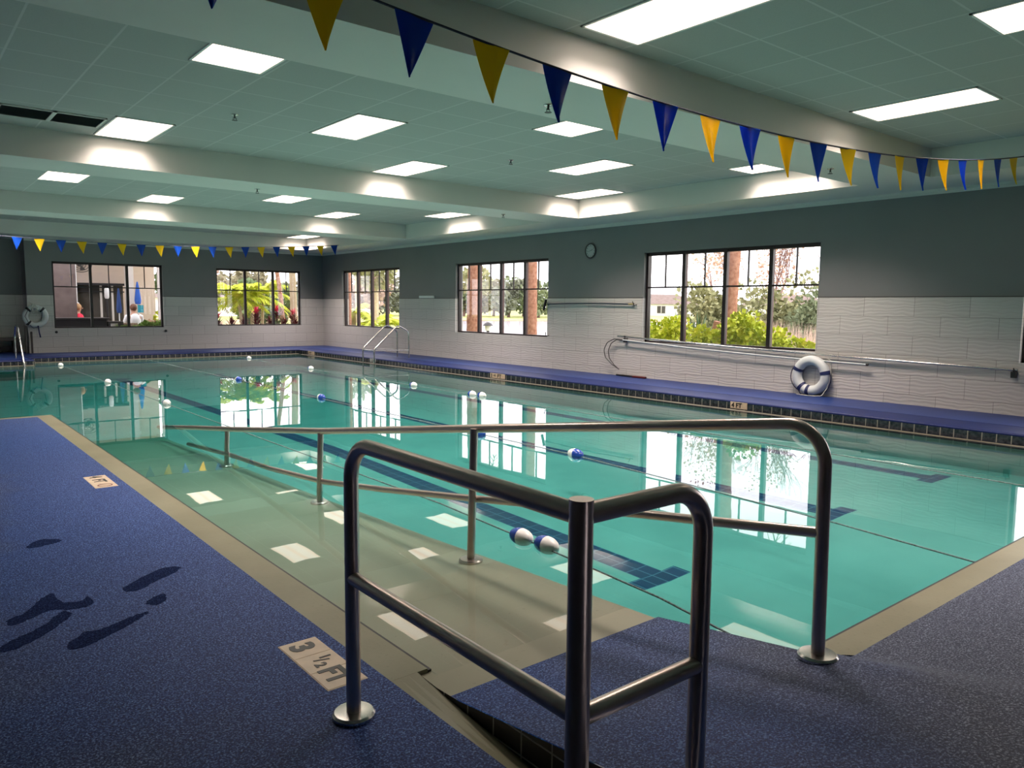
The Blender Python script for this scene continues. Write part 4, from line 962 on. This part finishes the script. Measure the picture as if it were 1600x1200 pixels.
# beyond the corner right window
palm('brown trunk close to the left side of the corner right window', 12.7, 24.5, 4.2, .07, M['trunk'], (0, 0), 8, 1.8, 'leaf_green')
palm('young palm with drooping lime fronds in the corner right window', 13.9, 24.6, .85, .05, M['trunk_pale'], (.0, 0), 16, 1.35, 'leaf_lime')
palm('palm with a short thick trunk left in the corner right window', 13.3, 25.4, 1.35, .13, M['trunk_pale'], (0, 0), 14, 1.1, 'leaf_lime')
for i, (x, y) in enumerate([(13.2, 23.4), (13.6, 22.4), (13.4, 21.3), (12.9, 20.5)]):
    bush('yellow green low hedge plant under corner right window, ' + ['farthest left', 'second from left', 'third from left', 'farthest right'][i], (x, y, -1.12), (.55, .55, .33), 'leaf_lime', 900, .08, k=8)
palm('thin brown trunk at the right side of the corner right window', 14.2, 22.1, 2.0, .07, M['trunk'], (.1, 0), 8, 1.0, 'leaf_green')

# beyond the right of the two far windows: palms and cordylines
palm('clumping palm with orange tan trunk in the far window near the corner', 10.05, 27.6, 1.75, .055, M['trunk_pale'], (-.12, 0), 16, 1.5, 'leaf_lime')
palm('clumping palm with pale trunk, second from left in the far window near the corner', 10.55, 28.0, 1.9, .06, M['trunk_pale'], (.05, 0), 16, 1.5, 'leaf_lime')
palm('clumping palm with pale trunk in the middle of the far window near the corner', 11.15, 28.6, 2.0, .055, M['trunk_pale'], (.1, 0), 16, 1.4, 'leaf_lime')
palm('leaning brown palm trunk in the second pane of the far window near the corner', 11.6, 27.6, 4.4, .07, M['trunk'], (-.55, 0), 8, 1.6, 'leaf_green')
palm('stout pale palm trunk in the last pane of the far window near the corner', 11.45, 26.3, 4.2, .11, M['trunk_pale'], (-.1, 0), 10, 1.8, 'leaf_lime')
palm('palm with brown tangled crown at the left of the far window near the corner', 9.3, 28.8, 1.9, .08, M['trunk'], (-.1, 0), 16, 1.2, 'leaf_olive')
for i, (x, y, z, m) in enumerate([(8.35, 25.2, -.38, 'leaf_pink'), (8.85, 25.3, -.58, 'leaf_wine'), (9.28, 25.3, -.55, 'leaf_wine'), (9.72, 25.4, -.22, 'leaf_pink'), (9.60, 25.1, -.60, 'leaf_wine'), (10.15, 25.3, -.55, 'leaf_wine'), (10.48, 25.5, -.14, 'leaf_pink'), (10.6, 25.2, -.55, 'leaf_wine'), (11.05, 25.5, -.25, 'leaf_pink'), (11.0, 25.2, -.58, 'leaf_wine')]):
    pos = ['farthest left', 'left of the first mullion', 'under the first mullion', 'tall one in the middle pane', 'lower one in the middle pane', 'right of the tall middle one', 'tallest one left of the stout trunk', 'under the stout trunk', 'tall one farthest right', 'low one farthest right'][i]
    t = thing('cordyline', ('pink' if m == 'leaf_pink' else 'dark red') + ' cordyline outside the far window near the corner, ' + pos, 'plant', (x, y, GZ))
    g = MB(); g.tube([(x, y, GZ), (x, y, z)], .015, 6); g.build('stem', M['mulch'], t)
    g = MB(); blades(g, (x, y, z - .12), 22, .36, .032, random.Random(i), .9, .3); blades(g, (x + .05, y + .1, max(z - .35, -.85)), 44, .48, .030, random.Random(i + 50), 1.2, .5, 1)
    g.build('leaves', [M[m], M['leaf_wine']], t)
g = MB(); g.prism([(7.5, 24.3), (12.5, 24.3), (13, 27.5), (8.6, 27.8), (7.5, 26)], GZ - .05, GZ + .05); tag(g.build('mulch_bed', M['mulch']), 'red brown mulch bed under the cordylines', 'flower bed', kind='stuff')
bush('round dark shrub on the lawn behind the middle pane palms', (20.5, 52, -.5), (2.5, 2, 2.0), 'leaf_dark', 1800, .35, k=8)
house('low pale house with a grey roof far behind the palms of the far window', 36, 104, 9, 5, .3)

# beyond the far left window: a covered patio
def solid(name, label, cat, boxes, mat, bevel=0):
    g = MB(); [g.box(*b) for b in boxes]; return tag(g.build(name, mat, auto=True, bevel=bevel), label, cat)
solid('stone_pier', 'taupe tiled pier at the left side of the far left window', 'pier', [(3.4, 4.62, 26.6, 27.6, GZ, 2.6)], M['stone'])
g = MB(); g.box(3.4, 6.52, 28.9, 29.3, .60, 2.6); o = thing('patio_building', 'cream patio building with dark glass front beyond the far left window', 'building', (5.2, 29, GZ)); g.build('upper_wall', M['cream_wall'], o)
g = MB(); g.box(3.4, 6.5, 29.2, 29.3, GZ, .60); g.build('glass_front', M['dkglass'], o)
g = MB(); g.box(3.4, 6.52, 28.7, 29.28, .57, .64); g.box(3.4, 6.52, 29.1, 29.22, .34, .38); g.build('door_head', M['dark'], o)
for x in (5.05, 5.80, 6.15):
    g = MB(); g.box(x - .03, x + .03, 29.12, 29.2, GZ, .58); g.build('door_jamb', M['white_wall'], o)
g = MB(); g.box(6.7, 7.9, 30.6, 30.8, GZ, 2.4); g.build('side_wall', M['cream_wall'], o)
solid('patio_ceiling', 'pale patio soffit above the far left window view', 'soffit', [(3.4, 8.2, 26.4, 31, 2.42, 2.55)], M['cream_wall'])
def column(label, x, y, w_):
    t = thing('patio_column', label, 'column', (x, y, GZ)); g = MB(); g.box(x - w_, x + w_, y - w_, y + w_, GZ, 2.42); g.build('shaft', M['white_wall'], t, bevel=.01)
    g = MB(); g.box(x - w_ * 1.35, x + w_ * 1.35, y - w_ * 1.35, y + w_ * 1.35, GZ, GZ + .25); g.box(x - w_ * 1.3, x + w_ * 1.3, y - w_ * 1.3, y + w_ * 1.3, 1.5, 1.6); g.build('collar', M['white_wall'], t, bevel=.01)
column('white patio column right of the dark glass doors', 6.52, 28.4, .12)
column('white patio column at the right end of the far left window', 7.22, 27.2, .10)
g = MB(); g.tube([(4.74, 27.4, 2.43), (4.74, 27.4, -.02)], .045, 10); g.lathe((4.76, 27.38, -.06), Z_, [(-.16, .08), (-.05, .09), (.05, .05)], 12); tag(g.build('downpipe', M['white'], auto=True, smooth=50), 'white vertical downpipe beside the stone pier of the patio', 'pipe')
t = thing('wall_fan', 'dark round cage fan high on the cream patio wall', 'fan', (5.15, 28.6, 1.05)); c = (5.13, 28.62, 1.22)
g = MB()
for i in range(4): g.tube([(c[0] + (.32 - .08 * i) * math.cos(a), c[1] - .05 + .03 * i, c[2] + (.24 - .06 * i) * math.sin(a)) for a in fr(0, 6.0, 24)], .01, 6, closed=True)
g.build('cage', M['dark'], t, smooth=60)
g = MB()
for k in range(3):
    a = 2.1 * k + .4; g.quad((c[0], c[1], c[2]), (c[0] + .24 * math.cos(a), c[1], c[2] + .18 * math.sin(a)), (c[0] + .24 * math.cos(a + .7), c[1] - .05, c[2] + .18 * math.sin(a + .7)))
g.build('blade', M['grey_dark'], t); g = MB(); g.tube([c, (c[0], 28.92, c[2])], .04, 8); g.build('motor', M['dark'], t, smooth=40)
t = thing('patio_heater', 'slim white and black patio heater in front of the dark glass doors', 'patio heater', (5.62, 27.4, GZ))
g = MB(); g.tube([(5.62, 27.4, GZ), (5.62, 27.4, .15)], .03, 10); g.lathe((5.62, 27.4, GZ), Z_, [(0, .18), (.1, .17)], 16); g.build('pole', M['dark'], t, smooth=40)
g = MB(); g.lathe((5.62, 27.4, .12), Z_, [(0, .05), (.05, .07), (.3, .07), (.36, .04)], 14); g.build('burner', M['white'], t, smooth=40)
def umbrella(label, x, y, z0, z1, r, m):
    t = thing('closed_umbrella', label, 'umbrella', (x, y, GZ)); g = MB(); g.tube([(x, y, GZ), (x, y, z1)], .02, 8); g.build('pole', M['white'], t, smooth=40)
    g = MB(); g.lathe((x, y, z0), Z_, [(0, r * .75), (.12, r), ((z1 - z0) * .4, r * .8), ((z1 - z0) * .8, r * .45), (z1 - z0, .02)], 14); g.build('folded_canopy', m, t, smooth=60)
M['ublue'] = pm('blue_canvas', (.02, .11, .50), .7)
umbrella('dark blue folded umbrella in front of the patio glass doors', 6.16, 28.3, -.35, .5, .09, pm('navy_canvas', (.02, .06, .22), .7))
umbrella('bright blue folded umbrella beside the white patio column', 6.68, 28.0, -.05, .70, .11, M['ublue'])
solid('towel', 'teal and blue towel hanging below the bright blue umbrella', 'towel', [(6.62, 6.80, 27.8, 27.83, -.33, -.08), (6.66, 6.70, 27.8, 28.0, -.09, -.075)], pm('teal_cloth', (.02, .30, .40), .8))
o = thing('bar_counter', 'black patio bar counter with a grey top outside the far left window', 'counter', (4.6, 25.4, GZ))
g = MB(); g.box(3.3, 5.12, 25.1, 25.7, GZ, -.50); g.build('counter_body', M['dark'], o, bevel=.01); g = MB(); g.box(3.25, 5.2, 25.02, 25.78, -.50, -.45); g.build('counter_top', M['grey_dark'], o, bevel=.01)
o = thing('grill_cart', 'dark grill cart at the right end of the patio bar counter', 'cart', (5.42, 25.4, GZ)); g = MB(); g.box(5.16, 5.58, 25.15, 25.65, GZ + .12, -.56); g.build('cabinet', M['grey_dark'], o, bevel=.01); g = MB(); g.box(5.22, 5.42, 25.13, 25.16, -.72, -.62); g.build('control_panel', M['bright_steel'], o)
def chair(label, x, y, rot, m):
    t = thing('patio_chair', label, 'chair', (x, y, GZ + .03)); z = GZ + .03; c, s = math.cos(rot), math.sin(rot)
    def ob(name, u, v, w_, su, sv, sw, mm):
        g = MB(); g.obox((x + u * c - v * s, y + u * s + v * c, z + w_), (c, s, 0), (-s, c, 0), (0, 0, 1), su, sv, sw); g.build(name, mm, t, bevel=.01)
    ob('seat', 0, 0, .40, .55, .55, .1, m); ob('backrest', 0, .26, .70, .55, .06, .55, M['wicker'])
    for u in (-.25, .25):
        ob('armrest', u, 0, .62, .06, .5, .05, M['wicker'])
        for v in (-.23, .23): ob('leg', u, v, .2, .05, .05, .4, M['wicker'])
M['cushion'] = pm('pale_cushion', (.55, .48, .42), .8)
for i, (x, y, r_) in enumerate([(5.35, 27.0, .3), (5.95, 26.9, -.4), (5.95, 25.6, 2.4), (6.45, 26.4, -1.2)]):
    chair('wicker patio chair with pale cushion, ' + ['behind the grill cart', 'below the dark blue umbrella', 'nearest the window glass', 'in front of the seated person in white'][i], x, y, r_, M['cushion'])
for i, (x, y, z) in enumerate([(5.75, 24.9, -.92), (6.1, 24.9, -.85), (6.45, 24.9, -.88), (6.2, 25.3, -.80), (6.75, 25.0, -.82)]):
    bush('low green plant under the far left window, ' + ['farthest left', 'second from left', 'third from left', 'just behind the others', 'farthest right'][i], (x, y, z), (.33, .33, .26), 'leaf_green', 600, .10, k=6)
bush('yellow green shrub right of the right patio column', (7.75, 28.6, -.75), (.4, .4, .5), 'leaf_lime', 700, .1)
bush('orange tinted shrub at the foot of the right patio column', (6.85, 26.3, -.80), (.35, .3, .25), 'leaf_rust', 500, .09)
bush('dark leafy tree branch at the top right of the far left window', (9.0, 32.5, .95), (.5, .6, .55), 'leaf_dark', 700, .16)
# two seated people
def seated(label, x, y, rot, shirt, haircol, skin=(.55, .30, .21)):
    z = GZ + .03; t = thing('person', label, 'person', (x, y, z)); z += .20; c, s = math.cos(rot), math.sin(rot)
    def P(u, v, w_): return (x + u * c - v * s, y + u * s + v * c, z + w_)
    J = [P(0, 0, .52), P(0, .02, .72), P(0, .02, .92), P(0, 0, 1.04), P(0, -.02, 1.10), P(0, -.04, 1.20), P(0, -.04, 1.30)]; R = [.15, .135, .16, .09, .055, .095, .07]
    E = [(0, 1), (1, 2), (2, 3), (3, 4), (4, 5), (5, 6)]
    for sd in (-1, 1):
        n = len(J); J += [P(.19 * sd, 0, .97), P(.25 * sd, -.06, .72), P(.17 * sd, -.28, .62), P(.13 * sd, -.36, .61)]; R += [.06, .045, .036, .03]; E += [(2, n), (n, n + 1), (n + 1, n + 2), (n + 2, n + 3)]
        for k in range(5):
            m_ = len(J); a = -.035 + .0175 * k; J += [P(.13 * sd + a, -.40, .605), P(.13 * sd + a * 1.2, -.44 - .005 * (k % 3), .59)]; R += [.010, .008]; E += [(n + 3, m_), (m_, m_ + 1)]
        n = len(J); J += [P(.10 * sd, -.05, .48), P(.12 * sd, -.45, .50), P(.12 * sd, -.47, -.12), P(.12 * sd, -.60, -.16)]; R += [.09, .065, .045, .035]; E += [(0, n), (n, n + 1), (n + 1, n + 2), (n + 2, n + 3)]
    b = Vector((x, y, z)); me = bpy.data.meshes.new('body'); me.from_pydata([tuple(Vector(j) - b) for j in J], E, []); me.materials.append(pm('skin', skin, .6)); o = bpy.data.objects.new('body', me); link(o, t, (x, y, z))
    md = o.modifiers.new('skin', 'SKIN')
    for i, r_ in enumerate(R): me.skin_vertices[0].data[i].radius = (r_, r_)
    me.skin_vertices[0].data[0].use_root = True; md.use_smooth_shade = True; sb = o.modifiers.new('sub', 'SUBSURF'); sb.levels = sb.render_levels = 2
    g = MB(); g.lathe(P(0, 0, .45), Z_, [(0, .19), (.15, .175), (.40, .195), (.54, .15), (.60, .08), (.61, .06)], 18)
    for sd in (-1, 1): g.tube([P(.13 * sd, 0, .98), P(.20 * sd, 0, .96), P(.255 * sd, -.06, .76)], [.075, .08, .07], 10)
    g.build('shirt', shirt, t, smooth=60)
    g = MB(); g.ell(P(0, -.015, 1.24), (.105, .105, .115), 14, 10); g.build('hair', pm('hair', haircol, .7), t, smooth=60)
    g = MB(); fy = -.145; g.ell(P(0, fy, 1.20), (.016, .016, .024), 8, 6); g.build('nose', pm('nose_skin', skin, .6), t, smooth=60)
    for sd in (-1, 1): g = MB(); g.ell(P(.036 * sd, -.128, 1.225), (.012, .012, .010), 8, 6); g.build('eye', M['ink'], t, smooth=60)
seated('person with fair hair in a red top sitting behind the patio counter', 4.66, 26.8, 1.75, pm('red_top', (.75, .02, .06), .7), (.55, .33, .16))
seated('person in a white t-shirt sitting with their back to the far left window', 6.05, 25.9, 3.3, pm('white_shirt', (.8, .8, .8), .7), (.16, .07, .04))
